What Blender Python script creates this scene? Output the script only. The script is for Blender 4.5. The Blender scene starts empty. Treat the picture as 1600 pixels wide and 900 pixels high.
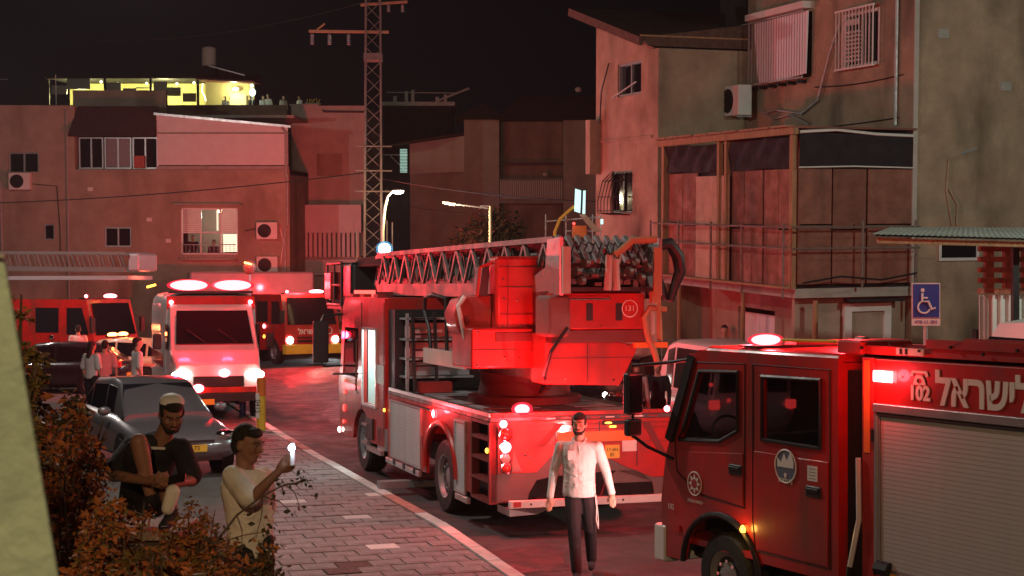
import bpy, bmesh, math, random
from math import sin, cos, pi, radians, sqrt, atan2
from mathutils import Vector, Matrix, Euler, noise
from mathutils.geometry import tessellate_polygon
R = radians
rnd = random.Random(7)
sc = bpy.context.scene
col = sc.collection

# ------------------------------------------------------------------ camera
F, H = 2330.0, 3.09
cam_d = bpy.data.cameras.new('camera'); cam = bpy.data.objects.new('camera', cam_d); col.objects.link(cam)
cam_d.sensor_width = 36; cam_d.lens = 36 * F / 1600; cam_d.clip_start = .05; cam_d.clip_end = 3000
cam.location = (0, 0, H); cam.rotation_euler = (R(90), 0, 0)
cam_d.dof.use_dof = True; cam_d.dof.focus_distance = 24; cam_d.dof.aperture_fstop = 7.0
sc.camera = cam
# ------------------------------------------------------------------ world
w = bpy.data.worlds.new('World'); sc.world = w; w.use_nodes = True
wn = w.node_tree.nodes; wl = w.node_tree.links
for n in list(wn): wn.remove(n)
bg = wn.new('ShaderNodeBackground'); wo = wn.new('ShaderNodeOutputWorld')
bg.inputs['Color'].default_value = (.45, .47, .6, 1); bg.inputs['Strength'].default_value = .0035
wl.new(bg.outputs[0], wo.inputs['Surface'])
# ------------------------------------------------------------------ exposure
sc.view_settings.view_transform = 'Standard'; sc.view_settings.look = 'None'
sc.view_settings.exposure = 0.0; sc.view_settings.gamma = 1
cy = sc.cycles
cy.use_denoising = True; cy.max_bounces = 6; cy.diffuse_bounces = 2; cy.glossy_bounces = 3
cy.transmission_bounces = 5; cy.transparent_max_bounces = 8; cy.volume_bounces = 0
cy.sample_clamp_indirect = 3.0; cy.sample_clamp_direct = 0
cy.caustics_reflective = False; cy.caustics_refractive = False; cy.blur_glossy = 1.0

# ------------------------------------------------------------------ helpers
def P(px, py, Y): return Vector(((px - 800) * Y / F, Y, H - (py - 450) * Y / F))
def G(px, py, z=0.0):
    Y = (H - z) * F / (py - 450); return Vector(((px - 800) * Y / F, Y, z))
def gz(Y): return max(0.0, .012 * (Y - 27)) if Y < 120 else .012 * 93

def mat(name, c, rough=.7, metal=0., var=.15, scale=3., bump=0., bscale=40., coat=0., rand=0., stain=None, spec=None, alpha=None, stretch=None):
    m = bpy.data.materials.new(name); m.use_nodes = True
    nt = m.node_tree; N = nt.nodes; L = nt.links; b = N['Principled BSDF']
    b.inputs['Roughness'].default_value = rough; b.inputs['Metallic'].default_value = metal
    if coat: b.inputs['Coat Weight'].default_value = coat; b.inputs['Coat Roughness'].default_value = .08
    if spec is not None: b.inputs['Specular IOR Level'].default_value = spec
    tc = N.new('ShaderNodeTexCoord'); src = tc.outputs['Object']
    if stretch:
        mp = N.new('ShaderNodeMapping'); mp.inputs['Scale'].default_value = stretch; L.new(src, mp.inputs[0]); src2 = mp.outputs[0]
    else: src2 = src
    nz = N.new('ShaderNodeTexNoise'); nz.inputs['Scale'].default_value = scale; nz.inputs['Detail'].default_value = 6; nz.inputs['Roughness'].default_value = .65
    L.new(src2, nz.inputs['Vector'])
    ramp = N.new('ShaderNodeMapRange'); ramp.inputs[1].default_value = .25; ramp.inputs[2].default_value = .75
    ramp.inputs[3].default_value = 1 - var; ramp.inputs[4].default_value = 1 + var
    L.new(nz.outputs['Fac'], ramp.inputs[0]); val = ramp.outputs[0]
    if rand:
        oi = N.new('ShaderNodeObjectInfo'); mr = N.new('ShaderNodeMapRange'); mr.inputs[3].default_value = 1 - rand; mr.inputs[4].default_value = 1 + rand
        L.new(oi.outputs['Random'], mr.inputs[0]); mm = N.new('ShaderNodeMath'); mm.operation = 'MULTIPLY'
        L.new(val, mm.inputs[0]); L.new(mr.outputs[0], mm.inputs[1]); val = mm.outputs[0]
    vm = N.new('ShaderNodeVectorMath'); vm.operation = 'SCALE'; vm.inputs[0].default_value = c[:3]; L.new(val, vm.inputs['Scale'])
    out = vm.outputs[0]
    if stain:
        n2 = N.new('ShaderNodeTexNoise'); n2.inputs['Scale'].default_value = stain[1]; n2.inputs['Detail'].default_value = 5
        mp2 = N.new('ShaderNodeMapping'); mp2.inputs['Scale'].default_value = (1, 1, .35); L.new(src, mp2.inputs[0]); L.new(mp2.outputs[0], n2.inputs['Vector'])
        r2 = N.new('ShaderNodeMapRange'); r2.inputs[1].default_value = .5; r2.inputs[2].default_value = .72; L.new(n2.outputs['Fac'], r2.inputs[0])
        mx = N.new('ShaderNodeMix'); mx.data_type = 'RGBA'; L.new(r2.outputs[0], mx.inputs[0]); L.new(out, mx.inputs[6]); mx.inputs[7].default_value = (*stain[0], 1)
        out = mx.outputs[2]
    L.new(out, b.inputs['Base Color'])
    if bump:
        n3 = N.new('ShaderNodeTexNoise'); n3.inputs['Scale'].default_value = bscale; n3.inputs['Detail'].default_value = 4; L.new(src2, n3.inputs['Vector'])
        bp = N.new('ShaderNodeBump'); bp.inputs['Strength'].default_value = bump; bp.inputs['Distance'].default_value = .02
        L.new(n3.outputs['Fac'], bp.inputs['Height']); L.new(bp.outputs[0], b.inputs['Normal'])
    rv_ = N.new('ShaderNodeMapRange'); rv_.inputs[1].default_value = .3; rv_.inputs[2].default_value = .7; rv_.inputs[3].default_value = min(1, rough * 1.35); rv_.inputs[4].default_value = rough * .8
    L.new(nz.outputs['Fac'], rv_.inputs[0]); L.new(rv_.outputs[0], b.inputs['Roughness'])
    if alpha is not None: b.inputs['Alpha'].default_value = alpha
    return m
def emat(name, c, s):
    m = bpy.data.materials.new(name); m.use_nodes = True; b = m.node_tree.nodes['Principled BSDF']
    b.inputs['Base Color'].default_value = (*[min(.8, x * .5) for x in c], 1); b.inputs['Emission Color'].default_value = (*c, 1); b.inputs['Emission Strength'].default_value = s
    m.cycles.emission_sampling = 'NONE' if s > 4 else 'AUTO'
    return m
def glassmat(name, tint=(.75, .8, .85), a=.35, rough=.03):
    m = bpy.data.materials.new(name); m.use_nodes = True; nt = m.node_tree; N = nt.nodes; L = nt.links
    b = N['Principled BSDF']; b.inputs['Base Color'].default_value = (.012, .012, .015, 1); b.inputs['Roughness'].default_value = rough
    t = N.new('ShaderNodeBsdfTransparent'); t.inputs[0].default_value = (*tint, 1)
    mx = N.new('ShaderNodeMixShader'); mx.inputs[0].default_value = a
    L.new(t.outputs[0], mx.inputs[1]); L.new(b.outputs[0], mx.inputs[2]); L.new(mx.outputs[0], N['Material Output'].inputs[0])
    return m

class MB:
    def __init__(s): s.v = []; s.f = []
    def add(s, vs, fs):
        o = len(s.v); s.v += [tuple(v) for v in vs]; s.f += [tuple(i + o for i in f) for f in fs]; return s
    def box(s, x0, x1, y0, y1, z0, z1, m=None):
        vs = [Vector((x, y, z)) for z in (z0, z1) for y in (y0, y1) for x in (x0, x1)]
        if m: vs = [m @ v for v in vs]
        return s.add(vs, [(0, 2, 3, 1), (4, 5, 7, 6), (0, 1, 5, 4), (2, 6, 7, 3), (0, 4, 6, 2), (1, 3, 7, 5)])
    def bar(s, a, b, w, h=None, up=(0, 0, 1)):
        a = Vector(a); b = Vector(b); h = h or w; d = (b - a).normalized(); u = Vector(up)
        if abs(d.dot(u)) > .98: u = Vector((1, 0, 0))
        r = d.cross(u).normalized(); u = r.cross(d).normalized(); vs = []
        for p in (a, b):
            for sx, sz in ((-1, -1), (1, -1), (1, 1), (-1, 1)): vs.append(p + r * (sx * w / 2) + u * (sz * h / 2))
        return s.add(vs, [(0, 1, 2, 3), (4, 7, 6, 5), (0, 4, 5, 1), (1, 5, 6, 2), (2, 6, 7, 3), (3, 7, 4, 0)])
    def tube(s, pts, r, n=8, closed=False):
        pts = [Vector(p) for p in pts]; rs = r if isinstance(r, (list, tuple)) else [r] * len(pts); rings = []; prev = None
        for i, p in enumerate(pts):
            if closed: d = (pts[(i + 1) % len(pts)] - pts[i - 1])
            else: d = pts[min(i + 1, len(pts) - 1)] - pts[max(i - 1, 0)]
            d.normalize()
            if prev is None: u = d.orthogonal().normalized()
            else:
                u = (prev - d * prev.dot(d))
                u = u.normalized() if u.length > 1e-6 else d.orthogonal().normalized()
            prev = u; q = d.cross(u)
            rings.append([p + (u * cos(2 * pi * k / n) + q * sin(2 * pi * k / n)) * rs[i] for k in range(n)])
        vs = [v for rr in rings for v in rr]; fs = []
        m = len(rings)
        for i in range(m if closed else m - 1):
            j = (i + 1) % m
            for k in range(n): fs.append((i * n + k, i * n + (k + 1) % n, j * n + (k + 1) % n, j * n + k))
        if not closed: fs += [tuple(range(n))[::-1], tuple((m - 1) * n + k for k in range(n))]
        return s.add(vs, fs)
    def cyl(s, c, axis, r, h, n=20, r2=None):
        c = Vector(c); a = Vector(axis).normalized() * h / 2
        return s.tube([c - a, c + a], [r, r if r2 is None else r2], n)
    def lathe(s, c, axis, prof, n=24):   # prof: (offset along axis, radius)
        c = Vector(c); a = Vector(axis).normalized(); u = a.orthogonal().normalized(); q = a.cross(u); vs = []; fs = []
        for t, r in prof: vs += [c + a * t + (u * cos(2 * pi * k / n) + q * sin(2 * pi * k / n)) * max(r, 1e-4) for k in range(n)]
        for i in range(len(prof) - 1):
            for k in range(n): fs.append((i * n + k, i * n + (k + 1) % n, (i + 1) * n + (k + 1) % n, (i + 1) * n + k))
        fs += [tuple(range(n))[::-1], tuple((len(prof) - 1) * n + k for k in range(n))]
        return s.add(vs, fs)
    def ell(s, c, r, rot=None, nu=16, nv=10):
        c = Vector(c); r = (r, r, r) if not isinstance(r, (tuple, list, Vector)) else r; M = rot.to_matrix() if isinstance(rot, Euler) else (rot or Matrix.Identity(3))
        vs = [c + M @ Vector((0, 0, -r[2]))]; fs = []
        for j in range(1, nv):
            t = -pi / 2 + pi * j / nv
            for i in range(nu): p = 2 * pi * i / nu; vs.append(c + M @ Vector((r[0] * cos(t) * cos(p), r[1] * cos(t) * sin(p), r[2] * sin(t))))
        vs.append(c + M @ Vector((0, 0, r[2]))); top = len(vs) - 1
        for i in range(nu):
            fs.append((0, 1 + (i + 1) % nu, 1 + i))
            for j in range(nv - 2): a = 1 + j * nu; fs.append((a + i, a + (i + 1) % nu, a + nu + (i + 1) % nu, a + nu + i))
            a = 1 + (nv - 2) * nu; fs.append((a + i, a + (i + 1) % nu, top))
        return s.add(vs, fs)
    def cap(s, a, ra, b, rb, n=12):
        a = Vector(a); b = Vector(b); d = b - a
        if d.length < 1e-5: return s.ell(a, ra)
        d.normalize(); pts = []; rs = []
        for k in range(4): t = pi / 2 * (1 - k / 4) ; pts.append(a - d * ra * sin(t)); rs.append(max(ra * cos(t), .0005))
        pts.append(a); rs.append(ra); pts.append(b); rs.append(rb)
        for k in range(1, 5): t = pi / 2 * k / 4; pts.append(b + d * rb * sin(t)); rs.append(max(rb * cos(t), .0005))
        return s.tube(pts, rs, n)
    def plate(s, outer, th, mp, holes=()):   # outer/holes in (u,v); mp(u,v,w)->xyz, thickness along w from 0 to th
        loops = [list(outer)] + [list(h) for h in holes]
        tri = tessellate_polygon([[Vector((u, v, 0)) for u, v in l] for l in loops])
        pts = [p for l in loops for p in l]; n = len(pts)
        vs = [mp(u, v, 0) for u, v in pts] + [mp(u, v, th) for u, v in pts]
        fs = [tuple(t) for t in tri] + [tuple(i + n for i in reversed(t)) for t in tri]; o = 0
        for l in loops:
            k = len(l)
            for i in range(k): a, b = o + i, o + (i + 1) % k; fs.append((a, b, b + n, a + n))
            o += k
        return s.add(vs, fs)
    def grid(s, rows):
        m = len(rows[0]); o = len(s.v)
        vs = [p for r in rows for p in r]; fs = []
        for i in range(len(rows) - 1):
            for j in range(m - 1): fs.append((i * m + j, i * m + j + 1, (i + 1) * m + j + 1, (i + 1) * m + j))
        return s.add(vs, fs)
    def loft(s, rings, caps=True):
        n = len(rings[0]); fs = []
        for i in range(len(rings) - 1):
            for k in range(n): fs.append((i * n + k, i * n + (k + 1) % n, (i + 1) * n + (k + 1) % n, (i + 1) * n + k))
        if caps: fs += [tuple(range(n))[::-1], tuple((len(rings) - 1) * n + k for k in range(n))]
        return s.add([p for r in rings for p in r], fs)
    def mesh(s, name):
        me = bpy.data.meshes.new(name); me.from_pydata([tuple(v) for v in s.v], [], s.f); me.validate(); 
        bm = bmesh.new(); bm.from_mesh(me); bmesh.ops.recalc_face_normals(bm, faces=bm.faces); bm.to_mesh(me); bm.free(); return me
    def build(s, name, m, parent=None, smooth=False, bevel=0, seg=2, angle=35, label=None):
        me = s.mesh(name); me.materials.append(m)
        o = bpy.data.objects.new(name, me); col.objects.link(o)
        if parent: o.parent = parent
        if smooth:
            for p in me.polygons: p.use_smooth = True
            try: me.set_sharp_from_angle(angle=R(angle))
            except Exception: pass
        if bevel:
            b = o.modifiers.new('bevel', 'BEVEL'); b.width = bevel; b.segments = seg; b.limit_method = 'ANGLE'; b.angle_limit = R(40)
            for p in me.polygons: p.use_smooth = True
            b.harden_normals = True
        if label: o['label'] = label
        return o
def tag(o, label=None, cat=None, group=None, kind=None):
    if label: o['label'] = label
    if cat: o['category'] = cat
    if group: o['group'] = group
    if kind: o['kind'] = kind
    return o
def thing(name, label, cat, loc=(0, 0, 0), rz=0, group=None, tilt=0):
    o = bpy.data.objects.new(name, None); o.empty_display_size = .2; col.objects.link(o)
    o.matrix_world = Matrix.Translation(loc) @ Matrix.Rotation(R(tilt), 4, 'X') @ Matrix.Rotation(R(rz), 4, 'Z')
    return tag(o, label, cat, group)
def dup(o, parent=None):
    c = o.copy(); col.objects.link(c); c.parent = parent
    for ch in list(o.children): dup(ch, c)
    return c
def text(body, size, m, parent, loc, rot, name='lettering', bold=.0, align='CENTER', ext=.004, sx=1.0):
    c = bpy.data.curves.new(name, 'FONT'); c.body = body; c.size = size; c.extrude = ext; c.offset = bold; c.align_x = align; c.align_y = 'CENTER'; c.resolution_u = 3
    t = bpy.data.objects.new('tmp', c); col.objects.link(t)
    me = bpy.data.meshes.new_from_object(t.evaluated_get(bpy.context.evaluated_depsgraph_get())); bpy.data.objects.remove(t)
    me.materials.clear(); me.materials.append(m)
    o = bpy.data.objects.new(name, me); col.objects.link(o); o.parent = parent; o.location = loc
    o.rotation_euler = rot; o.scale = (sx, 1, 1); return o
SIDE = Matrix(((0, 0, -1), (-1, 0, 0), (0, 1, 0))).to_euler()   # lettering on a left-hand side (normal -x)
REAR = Euler((R(90), 0, 0))
def light(kind, loc, energy, c, size=.1, parent=None, name='lamp_light', rot=None, spot=None, blend=.5):
    d = bpy.data.lights.new(name, kind); d.energy = energy; d.color = c
    if kind == 'AREA': d.size = size
    else: d.shadow_soft_size = size
    if kind == 'SPOT': d.spot_size = R(spot); d.spot_blend = blend
    o = bpy.data.objects.new(name, d); col.objects.link(o); o.location = loc
    if parent: o.parent = parent
    if rot: o.rotation_euler = rot
    return o
def aim(o, d): o.rotation_euler = Vector(d).to_track_quat('-Z', 'Y').to_euler()
def se(hw, z0, z1, n=4., k=28, x0=0.0):   # superellipse section -> list of (x,z)
    out = []
    for i in range(k):
        t = 2 * pi * (i + .5) / k; c, s_ = cos(t), sin(t)
        out.append((x0 + hw * math.copysign(abs(c) ** (2 / n), c), (z0 + z1) / 2 + (z1 - z0) / 2 * math.copysign(abs(s_) ** (2 / n), s_)))
    return out

# ------------------------------------------------------------------ materials
M = {}
M['asphalt'] = mat('asphalt', (.05, .048, .047), .75, var=.3, scale=2.5, bump=.5, bscale=90, stain=((.025, .024, .024), .5))
M['paver'] = mat('paving_stone', (.25, .24, .235), .8, var=.35, scale=5, bump=.4, bscale=60, rand=.12, stain=((.15, .13, .125), 1.1))
M['paver_base'] = mat('joint_sand', (.09, .08, .07), .95, var=.2)
M['kerb'] = mat('kerb_concrete', (.62, .6, .57), .8, var=.2, scale=5, bump=.3, rand=.15)
M['kerb_red'] = mat('kerb_painted', (.42, .22, .18), .8, var=.3, scale=5, bump=.3)
M['stucco'] = mat('stucco', (.36, .29, .22), .92, var=.22, scale=1.2, bump=.5, bscale=70, stain=((.2, .15, .1), .6))
M['stucco_pale'] = mat('stucco_pale', (.48, .44, .39), .92, var=.18, scale=1.5, bump=.4, bscale=70, stain=((.3, .27, .22), .4))
M['stucco_old'] = mat('stucco_old', (.38, .28, .19), .92, var=.3, scale=1.4, bump=.7, bscale=45, stain=((.12, .09, .06), .8))
M['white_panel'] = mat('white_panel', (.66, .65, .64), .6, var=.06)
M['roof_tile'] = mat('roof_tile', (.1, .055, .04), .85, var=.3, scale=8, bump=.5)
M['dark'] = mat('dark_plastic', (.015, .015, .016), .45, var=.1)
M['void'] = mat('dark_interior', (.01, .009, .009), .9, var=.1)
M['rubber'] = mat('tyre_rubber', (.02, .019, .019), .75, var=.2, scale=12, bump=.3)
M['steel'] = mat('painted_steel', (.32, .33, .34), .45, metal=.5, var=.15, scale=5)
M['galv'] = mat('galvanised_steel', (.42, .43, .42), .5, metal=.4, var=.2, scale=8)
M['alu'] = mat('aluminium', (.62, .62, .62), .32, metal=.85, var=.12, scale=6)
M['shutter'] = mat('shutter_aluminium', (.5, .48, .48), .55, metal=.0, var=.08, scale=4)
M['grey_panel'] = mat('grey_paint', (.3, .3, .31), .4, var=.08, scale=3, coat=.3)
M['red'] = mat('red_paint', (.46, .016, .012), .38, var=.25, scale=3, coat=.5, bump=.05, bscale=6, stain=((.22, .03, .022), 2.2))
M['red_dull'] = mat('red_paint_dusty', (.36, .02, .016), .5, var=.3, scale=4, coat=.25)
M['dark_red'] = mat('dark_red_trim', (.16, .02, .018), .5, var=.15)
M['orange'] = mat('orange_reflective', (.8, .2, .03), .4, var=.1)
M['yellow'] = mat('yellow_reflective', (.8, .55, .05), .45, var=.1)
M['white'] = mat('white_paint', (.74, .73, .7), .35, var=.06, coat=.4)
M['white_matt'] = mat('white_matt', (.72, .7, .66), .7, var=.1, bump=.1)
M['silver'] = mat('silver_car_paint', (.2, .19, .2), .35, metal=.45, var=.05, coat=.7)
M['black_paint'] = mat('black_car_paint', (.02, .02, .024), .25, var=.05, coat=.8)
M['navy_paint'] = mat('navy_car_paint', (.03, .04, .08), .25, var=.05, coat=.8)
M['chrome'] = mat('chrome', (.8, .8, .8), .12, metal=1, var=.03)
M['glass'] = glassmat('vehicle_glass', (.55, .55, .6), .45)
M['glass_dark'] = mat('dark_glass', (.012, .013, .017), .06, var=.02, spec=.6)
M['clear_glass'] = glassmat('clear_glass', (.9, .9, .9), .15)
M['wood'] = mat('timber', (.34, .2, .1), .75, var=.3, scale=3, stretch=(6, 6, .6), bump=.3)
M['board'] = mat('plywood_board', (.26, .105, .07), .8, var=.3, scale=3.5, bump=.3, rand=.28, stain=((.1, .055, .04), 1.2))
M['board_pale'] = mat('plywood_pale', (.5, .34, .24), .8, var=.15, scale=3.5, bump=.2)
M['mesh_cloth'] = mat('black_shade_cloth', (.012, .01, .014), .95, var=.2, bump=.3, bscale=15)
M['skin'] = mat('skin', (.5, .3, .21), .55, var=.06, scale=20)
M['skin_tan'] = mat('skin_tan', (.28, .135, .08), .55, var=.06, scale=20)
M['hair'] = mat('hair', (.02, .014, .01), .7, var=.4, scale=60, bump=.8, bscale=120)
M['shirt_white'] = mat('white_shirt', (.74, .72, .7), .85, var=.08, bump=.9, bscale=9)
M['shirt_cream'] = mat('cream_shirt', (.76, .73, .62), .9, var=.1, bump=.9, bscale=10)
M['cloth_black'] = mat('black_cloth', (.014, .013, .016), .9, var=.2, bump=.3, bscale=20)
M['cloth_pink'] = mat('pink_shirt', (.6, .28, .28), .9, var=.1)
M['leaf'] = mat('leaf', (.17, .11, .025), .6, var=.6, scale=9, rand=.2)
M['leaf_dry'] = mat('leaf_dry', (.4, .125, .03), .7, var=.5, scale=9)
M['leaf_dark'] = mat('leaf_dark', (.06, .05, .02), .6, var=.5, scale=9)
M['bark'] = mat('bark', (.1, .065, .04), .9, var=.3, bump=.5)
M['letter_white'] = mat('letter_white', (.75, .74, .7), .5, var=.03)
M['sign_blue'] = mat('sign_blue', (.03, .07, .35), .45, var=.05)
M['brick'] = mat('clay_brick', (.32, .1, .06), .85, var=.25, scale=7, bump=.4, rand=.2)
M['concrete'] = mat('concrete', (.36, .35, .31), .9, var=.15, scale=3, bump=.4, stain=((.24, .24, .2), .8))
M['pillar'] = mat('pale_green_render', (.24, .33, .25), .9, var=.25, scale=5, bump=.5, bscale=25, stain=((.17, .24, .17), 2.5))
M['soil'] = mat('soil', (.07, .05, .035), .95, var=.4, bump=.8)
M['yellow_wall'] = mat('yellow_wall', (.75, .7, .3), .85, var=.05)
M['plate'] = mat('number_plate_yellow', (.75, .55, .06), .4, var=.04)
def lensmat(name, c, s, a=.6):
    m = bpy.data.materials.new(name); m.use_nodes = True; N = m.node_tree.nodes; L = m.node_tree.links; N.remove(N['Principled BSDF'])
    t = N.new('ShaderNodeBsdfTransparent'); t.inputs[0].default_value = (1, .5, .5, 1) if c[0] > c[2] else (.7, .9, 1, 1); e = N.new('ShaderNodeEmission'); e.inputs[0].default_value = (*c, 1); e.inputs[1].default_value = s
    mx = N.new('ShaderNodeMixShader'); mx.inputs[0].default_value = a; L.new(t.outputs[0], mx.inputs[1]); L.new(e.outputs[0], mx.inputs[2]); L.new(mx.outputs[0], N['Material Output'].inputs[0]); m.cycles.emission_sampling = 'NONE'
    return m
def beacon(parent, c, r, name='beacon', kind='red', core=.62):  # outer lens glows by itself to draw a halo round the bulb
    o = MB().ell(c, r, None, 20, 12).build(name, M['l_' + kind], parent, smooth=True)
    MB().ell(c, [q * core for q in r], None, 16, 10).build('bulb', M['e_red_hot'] if kind == 'red' else M['e_blue'], o, smooth=True); return o
M['l_red'] = lensmat('red_halo_lens', (1, .03, .06), 1.5); M['l_blue'] = lensmat('blue_halo_lens', (.2, .6, 1), 1.1, .3)
# emitters: what really gives off light
M['e_red'] = emat('red_strobe_lens', (1, .12, .14), 22)
M['e_red_lo'] = emat('red_lamp_lens', (1, .05, .04), 5)
M['e_red_hot'] = emat('red_lightbar_lens', (1, .14, .15), 34)
M['e_orange'] = emat('orange_strobe_lens', (1, .25, .06), 16)
M['e_amber'] = emat('amber_lamp_lens', (1, .42, .04), 7)
M['e_white'] = emat('white_lamp_lens', (1, .95, .85), 14)
M['e_blue'] = emat('blue_white_lamp', (.55, .8, 1), 45)
M['e_street'] = emat('street_lamp_lens', (.85, 1, .95), 12)
M['e_cyan'] = emat('cool_floodlight_lens', (.55, .95, .9), 1.3)
M['e_room'] = emat('lit_room_lamp', (1, .95, .6), 3.5)
M['e_phone'] = emat('phone_light', (.6, .8, 1), 30)
M['e_screen'] = emat('phone_screen', (.8, .7, .6), .5)
M['e_window'] = emat('lit_blind', (1, .85, .6), 1.7)
# ================================================================== GROUND
def sheet(name, xs, ys, zf, m, kind='structure'):
    mb = MB(); mb.grid([[(x, y, zf(x, y)) for x in xs] for y in ys]); o = mb.build(name, m); tag(o, kind=kind); return o
ys = [-25, -5, 10, 27, 40, 60, 90, 119, 121, 200, 600]
sheet('road', [-250, -60, 0, 60, 250], ys, lambda x, y: gz(y), M['asphalt'])
rp = random.Random(11)
for pts_ in ([G(720, 870), G(860, 850), G(900, 890), G(740, 905)], [G(440, 600), G(520, 592), G(530, 606), G(450, 618)], [G(560, 660), G(520, 640), G(500, 652), G(530, 672)]):
    pmb = MB(); n_ = 24; ring = []
    for k in range(n_):
        u = k / n_ * 4; i = int(u); p = pts_[i].lerp(pts_[(i + 1) % 4], u - i); ring.append((p.x + rp.uniform(-.06, .06), p.y + rp.uniform(-.15, .15), gz(p.y) + .004))
    pmb.add(ring, [tuple(range(n_))]); tag(pmb.build('road_patch', mat('asphalt_patch', (.028, .027, .027), .65, var=.3, bump=.5)), kind='structure')
# kerb line (top edge at z=.10)
KZ = .10
kp = [G(819, 900, KZ), G(695, 817, KZ), G(500, 711, KZ), G(415, 665, KZ)]
kdir = Vector((-sin(R(18.3)), cos(R(18.3)), 0))
kpts = [kp[0] + (kp[0] - kp[1]).normalized() * 5] + kp + [kp[3] + kdir * 28]
for p in kpts: p.z = KZ + gz(p.y)
pv = MB()
rows = [[Vector((-60, p.y, p.z - .012)), Vector((p.x - .1, p.y, p.z - .012))] for p in kpts]
pv.grid(rows)
pavement = tag(pv.build('pavement', M['paver_base']), kind='structure')
def kx(Y):
    for a, b in zip(kpts, kpts[1:]):
        if a.y <= Y <= b.y: t = (Y - a.y) / (b.y - a.y); return a.x + (b.x - a.x) * t
    return kpts[0].x
# paving stones, one mesh shared
pm = MB(); pm.box(-.5, .5, -.5, .5, -.05, 0)
pme = pm.mesh('paving_stone'); pme.materials.append(M['paver'])
pm2 = MB(); pm2.box(-.5, .5, -.5, .5, -.05, 0); pme2 = pm2.mesh('paving_stone_pale'); pme2.materials.append(M['kerb'])
pme3 = pme.copy(); pme3.materials.clear(); pme3.materials.append(mat('paving_stone_stained', (.07, .05, .045), .7, var=.3, scale=6, bump=.4))
pr, pf = Vector((cos(R(17.9)), sin(R(17.9)), 0)), Vector((-sin(R(17.9)), cos(R(17.9)), 0))
pang = R(17.9); RD, CW = .33, .37
o0 = Vector((kx(16), 16, 0)); npv = 0
for i in range(-8, 56):
    off = (.5 if i % 2 else 0) * CW
    a0 = o0 + pf * (i * RD)
    for j in range(0, 16):
        xr = 1.2 - off - j * CW; xl = xr - CW
        # clip right end at the kerb
        pR = a0 + pr * xr; lim = kx(pR.y) - .17
        if pR.x > lim: xr = xr - (pR.x - lim) / cos(pang)
        if xr - xl < .08: continue
        c = a0 + pr * ((xl + xr) / 2)
        if c.y > 35 or c.y < 14.2: continue
        pxx = 800 + F * c.x / c.y
        if pxx < 405 or npv >= 296: continue
        npv += 1
        rv = rnd.random(); me = pme2 if rv < .008 else pme3 if rv < .032 else pme
        o = bpy.data.objects.new('paving_stone', me); col.objects.link(o); o.parent = pavement
        o.location = (c.x, c.y, KZ + gz(c.y) + rnd.uniform(-.006, .004)); o.scale = (xr - xl - .016, RD - .016, 1)
        o.rotation_euler = (rnd.uniform(-.008, .008), rnd.uniform(-.008, .008), pang)
# kerb stones
ks = MB(); ks.box(-.5, .5, -.08, .08, -.25, 0); kme = ks.mesh('kerb_stone'); kme.materials.append(M['kerb'])
kme2 = kme.copy(); kme2.materials.clear(); kme2.materials.append(M['kerb_red'])
kerb = tag(MB().box(-.01, .01, -.01, .01, -.3, -.2).build('kerb', M['kerb']), kind='structure'); kerb.location = kpts[1]
n = 0
for a, b in zip(kpts, kpts[1:]):
    L = (b - a).length; k = max(1, round(L / .9)); d = (b - a) / k
    for i in range(k):
        c = a + d * (i + .5); n += 1
        o = bpy.data.objects.new('kerb_stone', kme2 if n % 9 in (3, 4) else kme); col.objects.link(o); o.parent = kerb
        o.matrix_parent_inverse = Matrix.Translation(-Vector(kerb.location))
        ang = atan2(d.y, d.x); nrm = Vector((-sin(ang), cos(ang), 0))
        o.location = c + nrm * .08 + Vector((0, 0, .012 + rnd.uniform(-.004, .004)))
        o.scale = (d.length - .012, 1, 1); o.rotation_euler = (0, 0, ang)
# raised planted terrace the photographer stands on
tb = MB()
tb.plate([(-9, -4), (2.2, -4), (2.2, 1.6), (-1.0, 1.6), (-1.5, 10.9), (-9, 10.9)], .86, lambda u, v, w_: (u, v, w_))
tag(tb.build('terrace', M['soil']), kind='structure')
ledge = thing('garden_ledge', 'low concrete ledge the seated man sits on behind the bushes', 'ledge', (-2.75, 10.1, .86))
MB().box(-1.3, .5, -.22, .3, 0, .56).build('wall', M['bark'], ledge)
MB().box(-1.35, .55, -.27, .35, .56, .62).build('capstone', M['stucco'], ledge, bevel=.01)
# leaning pale pillar right beside the lens
pl = thing('wall_end', 'pale green rendered wall end leaning into the left edge beside the bushes', 'wall', (0, 0, 0))
q = MB()
xa, xb = P(8, 405, 2.2), P(100, 945, 2.2)
q.loft([[(xa.x, 2.2, xa.z), (xa.x - .9, 2.2, xa.z + .04), (xa.x - .9, 2.28, xa.z + .04), (xa.x * 2.28 / 2.2 - .004, 2.28, xa.z)],
        [(xb.x, 2.2, xb.z), (xb.x - .9, 2.2, xb.z), (xb.x - .9, 2.28, xb.z), (xb.x * 2.28 / 2.2 - .004, 2.28, xb.z)],
        [(xb.x + .25, 2.2, .8), (xb.x - .9, 2.2, .8), (xb.x - .9, 2.28, .8), (xb.x + .22, 2.28, .8)]])
q.build('render_coat', M['pillar'], pl, bevel=.006)
MB().loft([[(xa.x + .002, 2.19, xa.z + .002), (xa.x - .92, 2.19, xa.z + .043), (xa.x - .92, 2.29, xa.z + .043), (xa.x - .026, 2.29, xa.z + .002)],
           [(xa.x + .003, 2.19, xa.z + .007), (xa.x - .92, 2.19, xa.z + .05), (xa.x - .92, 2.29, xa.z + .05), (xa.x - .025, 2.29, xa.z + .007)]]).build('coping', M['concrete'], pl)

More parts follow.
